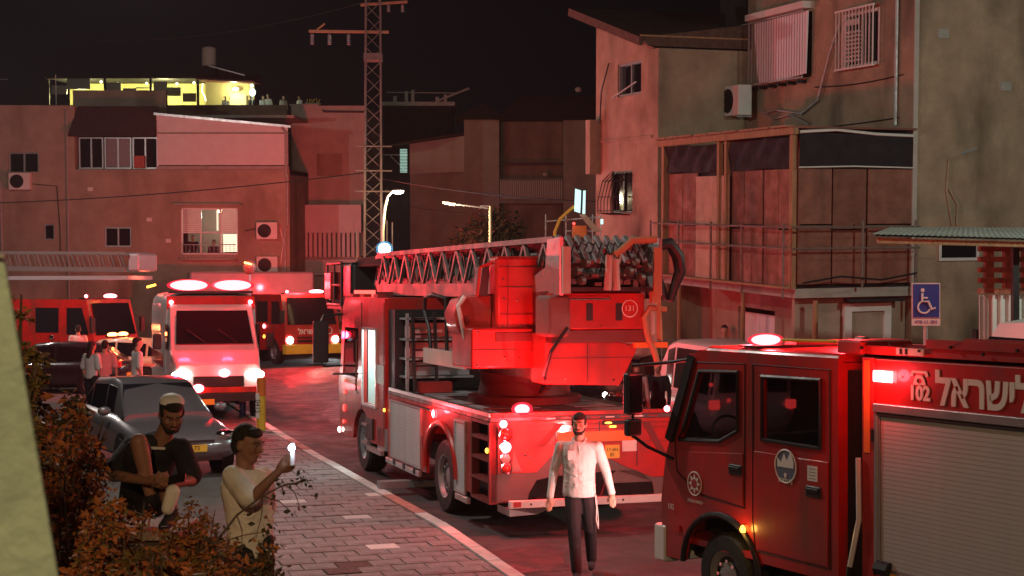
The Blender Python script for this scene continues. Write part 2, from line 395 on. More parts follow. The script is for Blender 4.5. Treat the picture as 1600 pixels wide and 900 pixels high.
# ================================================================== BUILDINGS
TILT = 3.19
fr = lambda u, v, w_: (u, w_, v)                 # facade plate facing -y, thickness into +y
def win(parent, x0, x1, z0, z1, y=0., frame=M['alu'], pane=M['glass_dark'], fw=.06, mull=1, name='window', depth=.08, label=None):
    f = MB(); f.box(x0, x1, y - .02, y + depth, z0, z0 + fw); f.box(x0, x1, y - .02, y + depth, z1 - fw, z1)
    f.box(x0, x0 + fw, y - .02, y + depth, z0 + fw, z1 - fw); f.box(x1 - fw, x1, y - .02, y + depth, z0 + fw, z1 - fw)
    fo = f.build(name, frame, parent, label=label)
    nx = mull + 1; wd = (x1 - x0 - 2 * fw) / nx
    for i in range(nx):
        a = x0 + fw + i * wd
        MB().box(a + .01, a + wd - .01, y + .02 + .015 * (i % 2), y + .03 + .015 * (i % 2), z0 + fw, z1 - fw).build('pane', pane, fo)
        if i: MB().box(a - .03, a + .03, y, y + .05, z0 + fw, z1 - fw).build('mullion', frame, fo)
    MB().box(x0 - .06, x1 + .06, y - .07, y + .06, z0 - .06, z0 - .003).build('sill', M['concrete'], fo)
    return fo
AC = None
def ac_unit(loc, rz, label, tilt=TILT):
    global AC
    if AC is None:
        AC = thing('air_conditioner', label, 'air conditioner', loc, rz, 'outdoor air conditioner units on the walls', tilt)
        MB().box(-.45, .45, -.36, 0, 0, .72).build('casing', M['white_matt'], AC, bevel=.02)
        g = MB(); 
        for r_ in (.08, .15, .22, .28): g.tube([(-.1 + r_ * cos(t * pi / 12), -.37, .36 + r_ * sin(t * pi / 12)) for t in range(24)], .008, 4, closed=True)
        for t in range(8): g.bar((-.1, -.37, .36), (-.1 + .28 * cos(t * pi / 4), -.37, .36 + .28 * sin(t * pi / 4)), .008)
        g.build('fan_grille', M['dark'], AC)
        MB().cyl((-.1, -.362, .36), (0, 1, 0), .29, .006, 24).build('fan_opening', M['void'], AC)
        b = MB(); b.box(-.35, -.31, -.36, .06, -.04, 0); b.box(.31, .35, -.36, .06, -.04, 0); b.build('bracket', M['steel'], AC)
        return AC
    o = dup(AC); o.matrix_world = Matrix.Translation(loc) @ Matrix.Rotation(R(tilt), 4, 'X') @ Matrix.Rotation(R(rz), 4, 'Z'); o['label'] = label; return o
def W(root, x, y, z): return root.matrix_world @ Vector((x, y, z))

# ---- A: pink lit apartment house on the left
A = thing('apartment_house', 'stucco apartment house lit red at left behind the ambulance, with an awning over its balcony', 'building', (-22, 64, .44), 0, tilt=TILT)
rect = lambda x0, x1, z0, z1: [(x0, z0), (x1, z0), (x1, z1), (x0, z1)]
hl = [rect(.54, 1.82, 7.5, 8.44), rect(1.99, 2.44, 4.71, 5.39), rect(4.58, 5.72, 4.41, 5.26), rect(7.85, 10.29, 4.08, 6.07)]
wa = MB(); wa.plate([(-14, -2), (12.5, -2), (12.5, 7.71), (3.37, 7.71), (3.37, 10.42), (-14, 10.56)], .3, fr, hl)
wa.box(-14, 12.5, 12, 12.3, -2, 9.5); wa.box(12.2, 12.5, .3, 12, -2, 7.7); wa.box(-14, -13.7, .3, 12, -2, 10.4); wa.box(3.1, 3.37, .3, 6, 7.71, 10.4)
wa.build('wall', M['stucco'], A)
MB().box(-14, 12.5, .302, 11.99, 7.5, 7.68).build('floor_slab', M['concrete'], A)
MB().box(-14, 3.37, .302, 11.99, 10.1, 10.3).build('roof', M['concrete'], A)
MB().box(3.37, 12.5, 1.6, 11.99, 10.0, 10.12).build('roof', M['concrete'], A)
MB().plate([(6.88, 7.9), (12.46, 7.9), (12.46, 9.5), (6.88, 10.02)], .12, lambda u, v, w_: (u, w_ - .05, v)).build('gable_panel', M['white_panel'], A)
MB().box(6.86, 12.5, -.09, .05, 7.72, 7.86).build('panel_rail', M['concrete'], A)
MB().box(6.86, 12.5, -.1, -.052, 9.22, 9.28).build('panel_rail', M['stucco'], A)
MB().bar((6.8, -.1, 10.07), (12.6, -.1, 9.53), .14, .1).build('roof_edge', M['alu'], A)
# recessed balcony with glazing and dark awning
MB().loft([[(3.2, -.45, 9.1), (6.9, -.45, 9.1), (6.9, .25, 10.35), (3.45, .25, 10.35)], [(3.2, -.42, 9.16), (6.9, -.42, 9.16), (6.9, .3, 10.42), (3.45, .3, 10.42)]]).build('awning', mat('awning_cloth', (.05, .03, .028), .9), A)
MB().box(2.45, 6.6, 3.0, 3.3, 10.1, 11.3).build('parapet', M['stucco'], A)
for i, (a, b_) in enumerate([(3.45, 4.5), (4.55, 5.7), (5.75, 6.84)]):
    win(A, a, b_, 7.75, 9.1, .35, M['alu'], M['glass_dark'] if i != 1 else mat('frosted_glass', (.2, .19, .2), .3), mull=1)
MB().box(5.85, 6.3, .1, .3, 7.78, 8.3).build('laundry', mat('red_laundry', (.35, .1, .08), .9), A)
MB().box(3.37, 6.86, .6, .7, 7.7, 10.0).build('back_wall', M['void'], A)
win(A, .54, 1.82, 7.5, 8.44, .1); win(A, 1.99, 2.44, 4.71, 5.39, .1, mull=0); win(A, 4.58, 5.72, 4.41, 5.26, .1)
# big lit window with blinds
f = MB(); 
for x in (7.85, 8.66, 9.5, 10.24): f.box(x, x + .06, .05, .16, 4.08, 6.07)
f.box(7.85, 10.3, .05, .16, 4.08, 4.15); f.box(7.85, 10.3, .05, .16, 6.0, 6.07); f.box(7.85, 10.3, .04, .16, 5.0, 5.06)
bw = f.build('window', M['white'], A)
for i, (a, b_) in enumerate([(7.92, 8.65), (9.56, 10.23)]):
    sl = MB()
    for k in range(11): sl.box(a, b_, .08, .11, 5.08 + k * .083, 5.14 + k * .083)
    sl.build('shutter_slats', M['white_matt'], bw)
MB().box(7.92, 8.65, .12, .13, 4.15, 5.0).build('pane', M['clear_glass'], bw)
MB().box(8.72, 9.5, .12, .13, 4.15, 6.0).build('pane', M['clear_glass'], bw)
bl = MB()
for k in range(9): bl.box(9.6, 10.2, .3, .31, 4.2 + k * .085, 4.255 + k * .085)
bl.build('blind', M['e_window'], bw)
MB().box(9.28, 9.36, .5, .52, 5.1, 5.95).build('curtain', M['e_window'], bw)
MB().box(7.5, 10.6, 3.0, 3.1, 3.9, 6.3).build('room_wall', M['stucco_pale'], A)
MB().ell((9.2, 1.6, 5.95), (.12, .12, .08)).build('ceiling_lamp', M['e_room'], A); light('POINT', (9.2, 1.4, 5.75), 90, (1, .8, .6), .1, A, 'ceiling_light')
MB().box(7.62, 10.5, -.25, 0, 6.2, 6.26).build('window_hood', M['concrete'], A)
MB().box(7.9, 10.25, -.32, 0, 3.86, 3.93).build('window_ledge', M['concrete'], A)
for i in range(14):
    MB().box(7.95 + i * .17, 7.965 + i * .17, -.3, -.285, 3.93, 4.5).build('railing_bar', M['steel'], A)
MB().box(7.9, 10.25, -.31, -.27, 4.5, 4.53).build('railing_top', M['steel'], A)
MB().tube([(12.3, -.06, 2), (12.3, -.06, 5.2), (12.42, -.06, 5.4), (12.42, -.06, 7.6)], .05).build('drainpipe', M['galv'], A)
MB().tube([(12.38, -.08, 7.4), (12.38, -.08, 9.3), (12.2, -.1, 9.5)], .06).build('drainpipe', M['galv'], A)
ac_unit(W(A, 11.58, -.02, 4.75), 0, 'upper outdoor air conditioner unit right of the lit window on the red lit house')
ac_unit(W(A, 11.58, -.02, 3.3), 0, 'lower outdoor air conditioner unit above the ambulance light bar')
ac_unit(W(A, 1.1, -.02, 6.85), 0, 'outdoor air conditioner unit under the small window at far left')

for (x0, z0, x1, z1) in ((3.05, 10.2, 3.05, 1.0), (0.2, 7.2, 0.2, 3.0)): MB().tube([(x0, -.05, z0), (x1, -.05, z1)], .04, 6).build('drainpipe', M['galv'], A)
MB().tube([(1.55, -.04, 7.1), (2.6, -.04, 7.0), (2.7, -.04, 5.2), (2.7, -.04, 4.2)], .018, 5).build('cable', M['dark'], A)
MB().tube([(10.6, -.04, 5.1), (11.1, -.04, 5.2)], .02, 5).build('cable', M['dark'], A); MB().tube([(12.1, -.04, 5.2), (12.25, -.04, 4.6), (12.1, -.04, 3.7)], .025, 5).build('cable', M['white_matt'], A)
for x, z in ((6.4, 5.5), (3.9, 6.8), (7.2, 4.6)): MB().box(x, x + .22, -.03, 0, z, z + .16).build('vent', M['white_matt'], A)
MB().box(-14, 12.5, -.03, .0, 7.52, 7.62).build('string_course', M['stucco'], A)
for x in (-.5, 2.0): MB().tube([(x, 2, 10.4), (x, 2, 11.9)], .02, 5).build('aerial', M['galv'], A); MB().bar((x - .4, 2, 11.7), (x + .4, 2, 11.7), .02).build('aerial_bar', M['galv'], A)
# ---- roof terrace room, lit yellow
Rm = thing('rooftop_room', 'yellow lit glazed rooftop room above the left apartment house', 'building', W(A, 0, 14, 0), 0, tilt=TILT)
MB().box(-2.1, 5.7, 4.0, 4.1, 10.6, 12.8).build('wall', M['yellow_wall'], Rm)
MB().box(5.8, 8.38, 1.5, 1.6, 10.6, 12.7).build('wall', M['yellow_wall'], Rm)
MB().box(-2.2, 5.75, -.1, 4.2, 12.8, 12.92).build('roof', M['void'], Rm)
MB().loft([[(5.7, -.5, 12.66), (8.7, -.5, 12.5), (8.7, 2, 12.6), (5.7, 2, 12.7)], [(5.7, -.5, 12.74), (8.7, -.5, 12.58), (8.7, 2, 13.0), (5.7, 2, 13.6)]]).build('roof', M['dark_red'], Rm)
MB().box(-2.1, 8.6, -.05, 4, 10.55, 10.6).build('floor_slab', M['concrete'], Rm)
for x in (-2.1, .85, 3.22, 5.66): MB().box(x, x + .12, -.05, .05, 10.6, 12.8).build('post', M['dark'], Rm)
MB().box(-2.1, 5.7, -.06, .06, 12.74, 12.81).build('top_rail', M['dark'], Rm)
for k, (a, b_, z0, z1) in enumerate([(-1.1, .1, 12.2, 12.8), (-1.9, -1.1, 11.95, 12.4), (-.8, .0, 11.7, 12.1), (.95, 1.7, 12.1, 12.55), (1.8, 2.5, 11.85, 12.25), (2.5, 3.2, 12.25, 12.3), (3.4, 4.1, 12.1, 12.6), (4.1, 4.8, 11.85, 12.3), (4.9, 5.6, 11.55, 12.0)]):
    MB().box(a, b_, .1, .14, z0, z1).build('hanging_panel', M['grey_panel'], Rm)
MB().box(7.1, 7.95, 1.4, 1.5, 11.2, 12.0).build('lit_door', emat('lit_door', (1, .95, .45), .75), Rm)
MB().ell((7.45, 1.2, 12.3), (.18, .1, .1)).build('wall_lamp', M['e_room'], Rm)
MB().box(-2.5, 10.6, -2.0, -1.8, 10.2, 11.25).build('parapet', M['stucco_old'], Rm)
MB().bar((6.4, -.6, 13.35), (8.25, -.6, 12.86), .08, .06).build('roof_beam', M['alu'], Rm)
for x, z in ((.3, 12.7), (1.2, 12.6), (2.7, 12.62), (4.3, 12.6), (5.2, 12.65)): MB().ell((x, 1.5, z), .07).build('ceiling_lamp', M['e_room'], Rm)
MB().tube([(5.95, .1, 12.5), (5.9, .1, 12.1), (6.05, .1, 11.8), (6.1, .1, 11.6)], .03).build('light_string', M['e_room'], Rm)
light('POINT', (-.8, 1.6, 12.0), 330, (1, .93, .42), .3, Rm, 'ceiling_light'); light('POINT', (3.6, 1.6, 12.0), 420, (1, .93, .42), .3, Rm, 'ceiling_light')
light('POINT', (7.4, .9, 12.25), 60, (1, .95, .55), .1, Rm, 'wall_light')
tk = thing('water_tank', 'pale water tank standing on the roof above the yellow lit room', 'water tank', W(A, 6.2, 14.5, 13.4), 0)
MB().lathe((0, 0, .5), (0, 0, 1), [(-.5, .34), (-.48, .37), (.4, .37), (.5, .3), (.55, .1)], 20).build('drum', M['white_matt'], tk, smooth=True)
MB().box(-.4, .4, -.4, .4, -.5, 0).build('stand', M['void'], tk)
gl = thing('globe_lamp', 'white globe lamp glowing at the right end of the rooftop room', 'lamp', W(A, 8.62, 13.5, 11.2), 0)
MB().cyl((0, 0, .35), (0, 0, 1), .03, .7).build('post', M['galv'], gl); MB().ell((0, 0, .8), (.16, .16, .2)).build('globe', emat('globe_white', (.7, 1, .8), 4), gl)
MB().ell((-.03, 0, 1.15), .09).build('globe', emat('globe_white_small', (.6, 1, .85), 2.5), gl)
light('POINT', (0, -.35, .8), 18, (.75, 1, .8), .15, gl)
tp = thing('rooftop_planter', 'yellow flowering plant in a trough on the roof wall right of the guests', 'plant', W(A, 11.8, 13, 11.3), 0)
MB().box(-.4, .4, -.1, .1, 0, .12).build('trough', M['concrete'], tp)
pp = MB()
for k in range(14): x = rnd.uniform(-.38, .38); pp.bar((x, 0, .1), (x + rnd.uniform(-.1, .1), 0, rnd.uniform(.2, .36)), .03)
pp.build('leaves', M['yellow'], tp)
light('POINT', (0, -.8, .8), 3, (1, .9, .5), .1, tp)

# ---- C: pale middle house
C = thing('middle_house', 'pale plain house between the red lit house and the pylon with a slatted balcony', 'building', (-8, 70, .5), 0, tilt=TILT)
MB().box(-2.27, 1.15, 0, 9, -2, 11.09).build('wall', M['stucco_pale'], C)
MB().box(-2.35, -1.0, -.08, 9.1, 11.092, 11.16).build('parapet', M['stucco_pale'], C)
MB().tube([(-.8, -.05, 10.9), (-.75, -.05, 10.82), (1.2, -.05, 10.8)], .05).build('roof_pipe', M['dark'], C)
MB().box(-1.1, .09, -.03, .0, 7.83, 8.87).build('blocked_window', M['stucco'], C)
MB().box(-2.45, 1.07, -1.2, -.01, 5.2, 6.49).build('balcony_wall', M['white_panel'], C)
for i in range(16): MB().box(-2.4 + i * .215, -2.26 + i * .215, -1.15, -1.1, 4.09, 5.19).build('balcony_slat', M['white_panel'], C)
MB().box(-2.45, 1.07, -1.1, -.02, 4.0, 4.085).build('balcony_floor', M['concrete'], C)
MB().box(-2.4, 1.1, -1.3, -.02, -2, 3.2).build('ground_floor', M['stucco_pale'], C)
MB().box(-2.4, 1.1, -1.24, -.02, 3.25, 3.98).build('shade_box', M['white_panel'], C)

# ---- D: dim houses beyond the pylon
D = thing('dim_house', 'dim tile-roofed house with a recessed balcony beyond the tree', 'building', (-5, 85, .7), 0, tilt=TILT)
MB().box(2.29, 4.27, 0, 9, -2, 11.93).build('tower_wall', M['stucco_pale'], D)
MB().box(-.8, 2.28, .3, 9, -2, 10.5).build('wall', M['stucco_pale'], D)
MB().plate([(-.8, 8.86), (2.28, 9.0), (2.28, 11.03), (-.8, 10.56)], .15, lambda u, v, w_: (u, w_ + .1, v)).build('white_gable', M['white_panel'], D)
MB().box(4.28, 7.9, 1.6, 9, -2, 11.9).build('back_wall', M['stucco'], D)
MB().box(7.91, 12.5, 0, 9, -2, 11.93).build('side_wall', M['stucco_pale'], D)
MB().box(4.28, 7.9, .0, 1.59, 7.2, 7.45).build('balcony_floor', M['concrete'], D)
for i in range(30): MB().box(4.32 + i * .119, 4.40 + i * .119, -.04, .0, 7.45, 8.5).build('balcony_bar', M['white_matt'], D)
MB().box(4.28, 7.9, -.05, .01, 8.52, 8.6).build('handrail', M['concrete'], D)
MB().box(4.28, 7.9, -.05, .01, 9.4, 9.5).build('clothes_rail', M['dark'], D)
MB().ell((6.9, .6, 8.85), (.15, .15, .12)).build('pot', M['white_matt'], D)
MB().loft([[(1.7, -.6, 11.94), (4.8, -.6, 11.94), (4.8, 5, 11.94), (1.7, 5, 11.94)], [(3.2, 1.4, 12.9), (3.4, 1.4, 12.9), (3.4, 3, 12.9), (3.2, 3, 12.9)]]).build('roof', M['roof_tile'], D)
MB().loft([[(4.0, -.6, 11.9), (13, -.6, 11.9), (13, 9.5, 11.9), (4.0, 9.5, 11.9)], [(5.5, 3, 13.5), (13, 3, 13.5), (13, 6, 13.5), (5.5, 6, 13.5)]]).build('roof', M['roof_tile'], D)
MB().loft([[(-2.3, -.5, 10.35), (-.8, -.5, 10.6), (2.3, .1, 11.1), (2.3, 5, 11.1), (-2.3, 5, 10.4)], [(-2.3, -.5, 10.43), (-.8, -.5, 10.7), (2.3, .1, 11.2), (2.3, 5, 11.2), (-2.3, 5, 10.5)]]).build('roof', M['roof_tile'], D)
sl = MB()
for k in range(16): sl.box(-1.35, -.95, .1, .2, 8.95 + k * .085, 9.0 + k * .085)
sl.build('louvre', emat('lit_louvre', (.6, 1, .85), .5), D)
MB().bar((-2.3, .2, 9.95), (-.9, .2, 9.95), .06).build('bracket', M['galv'], D); MB().bar((-1.9, .2, 9.9), (-1.0, .2, 9.0), .05).build('bracket', M['galv'], D)
MB().ell((8.8, 1, 13.7), (.2, .2, .16)).build('dish', M['white_matt'], D)
Dp = thing('roof_deck', 'thin metal roof deck with clutter seen behind the pylon', 'roof', P(655, 162, 92), 0)
MB().box(-2.4, 2.2, 0, 3, -.12, .12).build('deck', M['galv'], Dp)
MB().bar((1.2, 0, .2), (3.1, 0, .95), .12).build('beam', M['galv'], Dp); MB().bar((-2, 0, .7), (2.4, 0, .65), .05).build('rail', M['galv'], Dp)
for x in (-1.6, -.9, -.5, 1.0, 1.5): MB().box(x, x + .2, .1, .3, .12, rnd.uniform(.4, .9)).build('clutter', M['galv'], Dp)
MB().box(-2.2, 2, .5, 3, -9.5, -.13).build('support_wall', M['void'], Dp)
tree_d = None

# ---- B: right-hand house with the boarded-up scaffold enclosure
B = thing('plastered_house', 'weathered plaster house on the right with a boarded timber enclosure on its first floor', 'building', (5.5, 29, 0), 18.9, tilt=TILT)
xs_ = lambda x: (lambda u, v, w_: (x + w_, u, v))   # plate in plane x=const, u=y
WH = 12.5
# street wall (plane x=2.6)
wh = [[(3.99, 7.55), (6.52, 7.55), (6.52, 9.0), (3.99, 9.0)], [(1.29, 7.6), (2.7, 7.6), (2.7, 8.75), (1.29, 8.75)], [(6.9, 7.55), (7.7, 7.55), (7.7, 8.85), (6.9, 8.85)]]
MB().plate([(.3, -1), (7.25 + .5, -1), (7.25 + .5, WH), (.3, WH)], .3, xs_(2.6), wh).build('street_wall', M['stucco_old'], B)
MB().box(2.6, 12, 0, .3, -1, WH).build('end_wall', M['stucco_old'], B)
MB().box(2.9, 11, .3, 11, WH - .3, WH - .05).build('roof', M['roof_tile'], B)
MB().box(4.4, 4.5, .3, 11, -1, WH - .4).build('inner_wall', M['void'], B)
# recess and wing
MB().box(.24, 2.6, 7.0, 7.3, -1, 8.4).build('recess_wall', M['stucco_old'], B)
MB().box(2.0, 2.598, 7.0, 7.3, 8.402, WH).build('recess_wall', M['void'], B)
MB().plate([(7.3, -1), (10.9, -1), (10.9, 9.3), (7.3, 8.45)], .3, xs_(.24), [rect(8.0, 9.46, 7.4, 8.22), rect(8.5, 9.85, 4.5, 5.55)]).build('wing_wall', M['stucco_old'], B)
MB().loft([[(-.12, 6.8, 8.42), (3.2, 6.8, 8.42), (3.2, 11.4, 9.65), (-.12, 11.4, 9.65)], [(-.25, 6.8, 8.62), (3.2, 6.8, 9.1), (3.2, 11.4, 9.9), (-.25, 11.4, 9.85)]]).build('roof', M['roof_tile'], B)
for k in range(11): MB().box(-.32, 2.5, 6.74, 6.82, 8.63 + .0 * k, 8.67).build('fascia', M['wood'], B) if k == 0 else None
MB().bar((-.3, 6.8, 8.52), (-.3, 11.4, 9.75), .1, .2).build('barge_board', M['roof_tile'], B)
MB().box(-.05, .24, 10.6, 10.9, 5.5, 6.9).build('side_ledge', M['stucco_old'], B)
def winx(root, x, y0, y1, z0, z1, frame, pane, mull=1, name='window'):
    f = MB(); fw = .06
    f.box(x - .02, x + .1, y0, y1, z0, z0 + fw); f.box(x - .02, x + .1, y0, y1, z1 - fw, z1); f.box(x - .02, x + .1, y0, y0 + fw, z0 + fw, z1 - fw); f.box(x - .02, x + .1, y1 - fw, y1, z0 + fw, z1 - fw)
    fo = f.build(name, frame, root); wd = (y1 - y0 - 2 * fw) / (mull + 1)
    for i in range(mull + 1):
        a = y0 + fw + i * wd; MB().box(x + .04 + .015 * i, x + .05 + .015 * i, a + .01, a + wd - .01, z0 + fw, z1 - fw).build('pane', pane, fo)
        if i: MB().box(x + .0, x + .07, a - .03, a + .03, z0 + fw, z1 - fw).build('mullion', frame, fo)
    return fo
winx(B, .3, 8.0, 9.46, 7.4, 8.22, M['steel'], M['glass_dark']); winx(B, .3, 8.5, 9.85, 4.5, 5.55, M['dark'], M['glass_dark'])
MB().bar((.2, 8.2, 7.7), (-.1, 9.0, 7.35), .03).build('open_stay', M['galv'], B)
cg = MB()
for i in range(7):
    y = 8.55 + i * .21; cg.tube([(.2, y, 5.5), (-.02, y, 5.3), (-.15, y, 4.8), (-.15, y, 4.5), (.2, y, 4.45)], .012, 5)
for z in (4.55, 4.9, 5.3): cg.tube([(.22, 8.5, z), (-.14 if z < 5 else 0, 8.52, z), (-.14 if z < 5 else 0, 9.84, z), (.22, 9.86, z)], .012, 5)
cg.build('window_cage', M['dark'], B)
MB().tube([(.18, 9.9, 8.3), (.1, 10.2, 7.6), (.12, 10.35, 6.8)], .02, 6).build('cable', M['dark'], B)
# shuttered first window: white roller blind in a grille
MB().plate([(4.02, 7.62), (6.2, 7.5), (6.45, 8.98), (3.95, 9.0)], .03, xs_(2.46)).build('roller_blind', mat('blind_white', (.85, .84, .88), .6, var=.04), B)
gr_ = MB()
for i in range(22): gr_.box(2.36, 2.375, 4.0 + i * .118, 4.008 + i * .118, 7.52, 8.98)
for z in (7.52, 8.98): gr_.box(2.35, 2.38, 3.98, 7.75, z, z + .03)
gr_.box(2.35, 2.38, 6.5, 6.53, 7.52, 8.98); gr_.box(2.35, 2.38, 7.72, 7.75, 7.52, 8.98)
gr_.build('window_grille', M['galv'], B)
for i in range(6): MB().box(2.38, 2.6, 4.2 + i * .45, 4.26 + i * .45, 7.42, 7.5).build('bracket', M['dark'], B)
MB().box(2.3, 2.6, 3.9, 6.6, 9.05, 9.2).build('blind_box', M['white_matt'], B)
MB().box(2.75, 2.8, 3.9, 7.75, 7.4, 9.1).build('window_back', M['void'], B)
# second window: white bars over a louvred opening
fo = winx(B, 2.62, 1.29, 2.7, 7.6, 8.75, M['white_matt'], M['glass_dark'])
br = MB()
for i in range(12): br.box(2.42, 2.44, 1.26 + i * .13, 1.285 + i * .13, 7.55, 8.8)
br.box(2.41, 2.45, 1.24, 2.74, 7.55, 7.59); br.box(2.41, 2.45, 1.24, 2.74, 8.78, 8.82); br.build('window_bars', M['white_matt'], B)
for k in range(8): MB().box(2.5, 2.58, 1.95, 2.5, 7.72 + k * .085, 7.76 + k * .085).build('louvre_slat', M['white_matt'], B)
MB().box(2.5, 2.55, 1.95, 2.5, 8.48, 8.6).build('louvre_box', M['white_matt'], B)
MB().tube([(2.55, 2.75, 8.6), (2.53, 3.1, 8.0), (2.53, 3.6, 7.0), (2.53, 4.3, 6.75), (2.53, 5.5, 6.9), (2.53, 6.1, 6.85)], .025, 6).build('cable', M['galv'], B)
MB().tube([(2.53, 4.0, 6.5), (2.53, 4.8, 6.75), (2.53, 5.6, 6.7), (2.53, 6.2, 6.95)], .02, 6).build('cable', M['galv'], B)
ac_unit(W(B, 2.35, 6.75, 6.82), -71.1 + 0, 'outdoor air conditioner unit high on the plaster house left of the white blind')
MB().tube([(3.67, -.03, 5.72), (3.4, -.03, 5.6), (3.35, -.03, 5.0), (3.5, -.03, 4.3)], .03, 6).build('pipe', M['stucco_old'], B)
MB().tube([(3.67, -.05, 5.72), (4.02, -.05, 5.83)], .025, 6).build('pipe', M['galv'], B)
MB().tube([(3.35, -.03, 5.1), (3.62, -.03, 4.7), (3.6, -.03, 4.3)], .025, 6).build('pipe', M['stucco_old'], B)
MB().box(2.56, 2.66, -.03, .0, 3.1, 9.5).build('corner_bead', M['stucco_pale'], B)
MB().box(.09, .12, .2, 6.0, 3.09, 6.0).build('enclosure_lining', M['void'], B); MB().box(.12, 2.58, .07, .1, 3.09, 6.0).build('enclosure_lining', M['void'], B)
M['scaffold'] = mat('scaffold_tube', (.2, .15, .13), .6, metal=.2, var=.3)
# enclosure: slab, posts, boards, cloth
MB().box(-.05, 2.59, -.05, 6.3, 2.9, 3.08).build('balcony_slab', M['concrete'], B)
for (y, wd) in ((.07, .13), (2.86, .1), (3.2, .1), (6.0, .12)): MB().box(-.07, .03, y, y + wd, 3.08, 6.05).build('post', M['wood'], B)
MB().bar((-.1, -.1, 6.12), (-.1, 6.3, 6.1), .1, .13).build('beam', M['wood'], B)
MB().box(-.15, 2.6, -.1, 6.2, 6.17, 6.21).build('cover_board', M['board'], B)
for k in range(9): MB().box(-.22 + .02 * (k % 3), -.02, .1 + k * .7, .7 + k * .7, 6.2, 6.235).build('cover_lath', M['wood'], B)
bd = [(.2, .78), (.82, 1.4), (1.45, 2.22), (2.27, 2.81), (4.43, 5.16), (5.21, 5.97)]
for i, (a, b_) in enumerate(bd):
    for (z0, z1) in ((3.1, 4.2 + .03 * (i % 3)), (4.24 + .03 * (i % 3), 5.4)):
        MB().box(.03 + .012 * (i % 2), .06, a, b_, z0, z1).build('board', M['board'], B)
MB().box(-.02, .0, 2.84, 4.4, 3.1, 5.32).build('board', M['board_pale'], B, label='pale freshly cut board')
for i, (a, b_) in enumerate([(.03, .75), (.79, 1.53), (1.57, 2.56)]):
    for (z0, z1) in ((3.16, 4.3 - .1 * (i % 2)), (4.33 - .1 * (i % 2), 5.4)):
        MB().box(a, b_, .0 + .012 * (i % 2), .04, z0, z1).build('board', M['board'], B)
def cloth(u0, u1, v0, v1, fn, amp=.05, sd=0):
    mb = MB(); rows = []
    for j in range(9):
        r_ = []
        for i in range(25):
            u = u0 + (u1 - u0) * i / 24; v = v0 + (v1 - v0) * j / 8
            s_ = sin(pi * i / 24); sag = -amp * s_ * (1 - abs(2 * j / 8 - 1) * .2)
            r_.append(fn(u, v + sag * .9 * (.4 + .6 * sin(3 * u + sd)), amp * .6 * sin(u * 9 + j * .7 + sd) * (.3 + j / 8)))
        rows.append(r_)
    mb.grid(rows); return mb
cloth(.2, 2.85, 5.42, 6.02, lambda u, v, w_: (-.0 + w_, u, v), .06, 1).build('shade_cloth', M['mesh_cloth'], B, smooth=True)
cloth(3.3, 5.98, 5.44, 6.02, lambda u, v, w_: (-.0 + w_, u, v), .08, 2).build('shade_cloth', M['mesh_cloth'], B, smooth=True)
cloth(.02, 2.55, 5.42, 6.08, lambda u, v, w_: (u, -.03 + w_ * .3, v), .02, 3).build('shade_cloth', M['mesh_cloth'], B, smooth=True)
MB().tube([(.0, -.05, 6.1), (.8, -.06, 6.15), (1.7, -.05, 6.08), (2.55, -.05, 6.06)], .03, 6).build('cloth_edge', M['white_matt'], B)
MB().tube([(.0, -.05, 5.42), (1.2, -.06, 5.45), (2.55, -.05, 5.43)], .015, 6).build('cloth_edge', M['white_matt'], B)
for z in (3.86, 4.27):
    MB().tube([(-.3, -.1, z), (-.3, 6.2, z + .01)], .022, 6).build('scaffold_rail', M['scaffold'], B)
    MB().tube([(-.25, -.25, z), (2.6, -.25, z)], .022, 6).build('scaffold_rail', M['scaffold'], B)
for y in (.0, 1.7, 3.1, 4.7, 6.2): MB().tube([(-.3, y, 2.9), (-.3, y, 4.35)], .024, 6).build('scaffold_post', M['scaffold'], B)
for x in (1.3, 2.5): MB().tube([(x, -.25, 3.1 if x < 2 else 2.6), (x, -.25, 4.4)], .026, 6).build('scaffold_post', M['scaffold'], B)
MB().box(-.36, -.2, -.1, 6.2, 3.09, 3.13).build('toe_board', M['wood'], B)
MB().tube([(-.05, -.3, 3.2), (.8, -.3, 3.32), (1.7, -.3, 3.24), (2.5, -.3, 3.36)], .02, 6).build('cable', M['dark'], B)
for y in (5.05, 2.0): MB().tube([(-.1, y, -.3), (-.1, y, 2.9)], .045, 10).build('prop', M['wood'], B)
MB().tube([(.35, -.12, -.3), (.35, -.12, 2.85)], .05, 10).build('prop', M['wood'], B)
# ground floor
MB().plate([(.4, -1), (7.2, -1), (7.2, 2.9), (.4, 2.9)], .2, xs_(1.3), [rect(1.1, 2.0, -1, 2.3), rect(3.2, 4.9, -1, 2.4)]).build('ground_wall', M['stucco'], B)
MB().box(1.3, 2.58, .2, .4, -1, 2.9).build('ground_wall', M['stucco'], B)
MB().box(.1, 1.29, .25, .35, -1, 2.9).build('ground_wall', M['stucco'], B)
for a, b_ in ((1.12, 1.98), (3.22, 4.04), (4.06, 4.88)): MB().box(1.4, 1.45, a, b_, -1, 2.28).build('door', M['white_panel'], B)
f = MB(); f.box(1.14, 1.3, .1, .2, -.5, 2.76); f.box(2.04, 2.2, .1, .2, -.5, 2.76); f.box(1.3, 2.04, .1, .2, 2.6, 2.76); f.build('door_frame', M['white_matt'], B)
MB().box(1.3, 2.04, .15, .19, -.5, 2.6).build('door', M['stucco'], B)
MB().box(1.1, 2.35, -.12, .1, 2.8, 2.86).build('door_hood', M['dark'], B)
f = MB(); f.box(3.19, 4.14, -.04, 0, 3.58, 3.64); f.box(3.19, 3.25, -.04, 0, 3.64, 3.9); f.box(4.08, 4.14, -.04, 0, 3.64, 3.9); ww = f.build('window', M['white'], B)
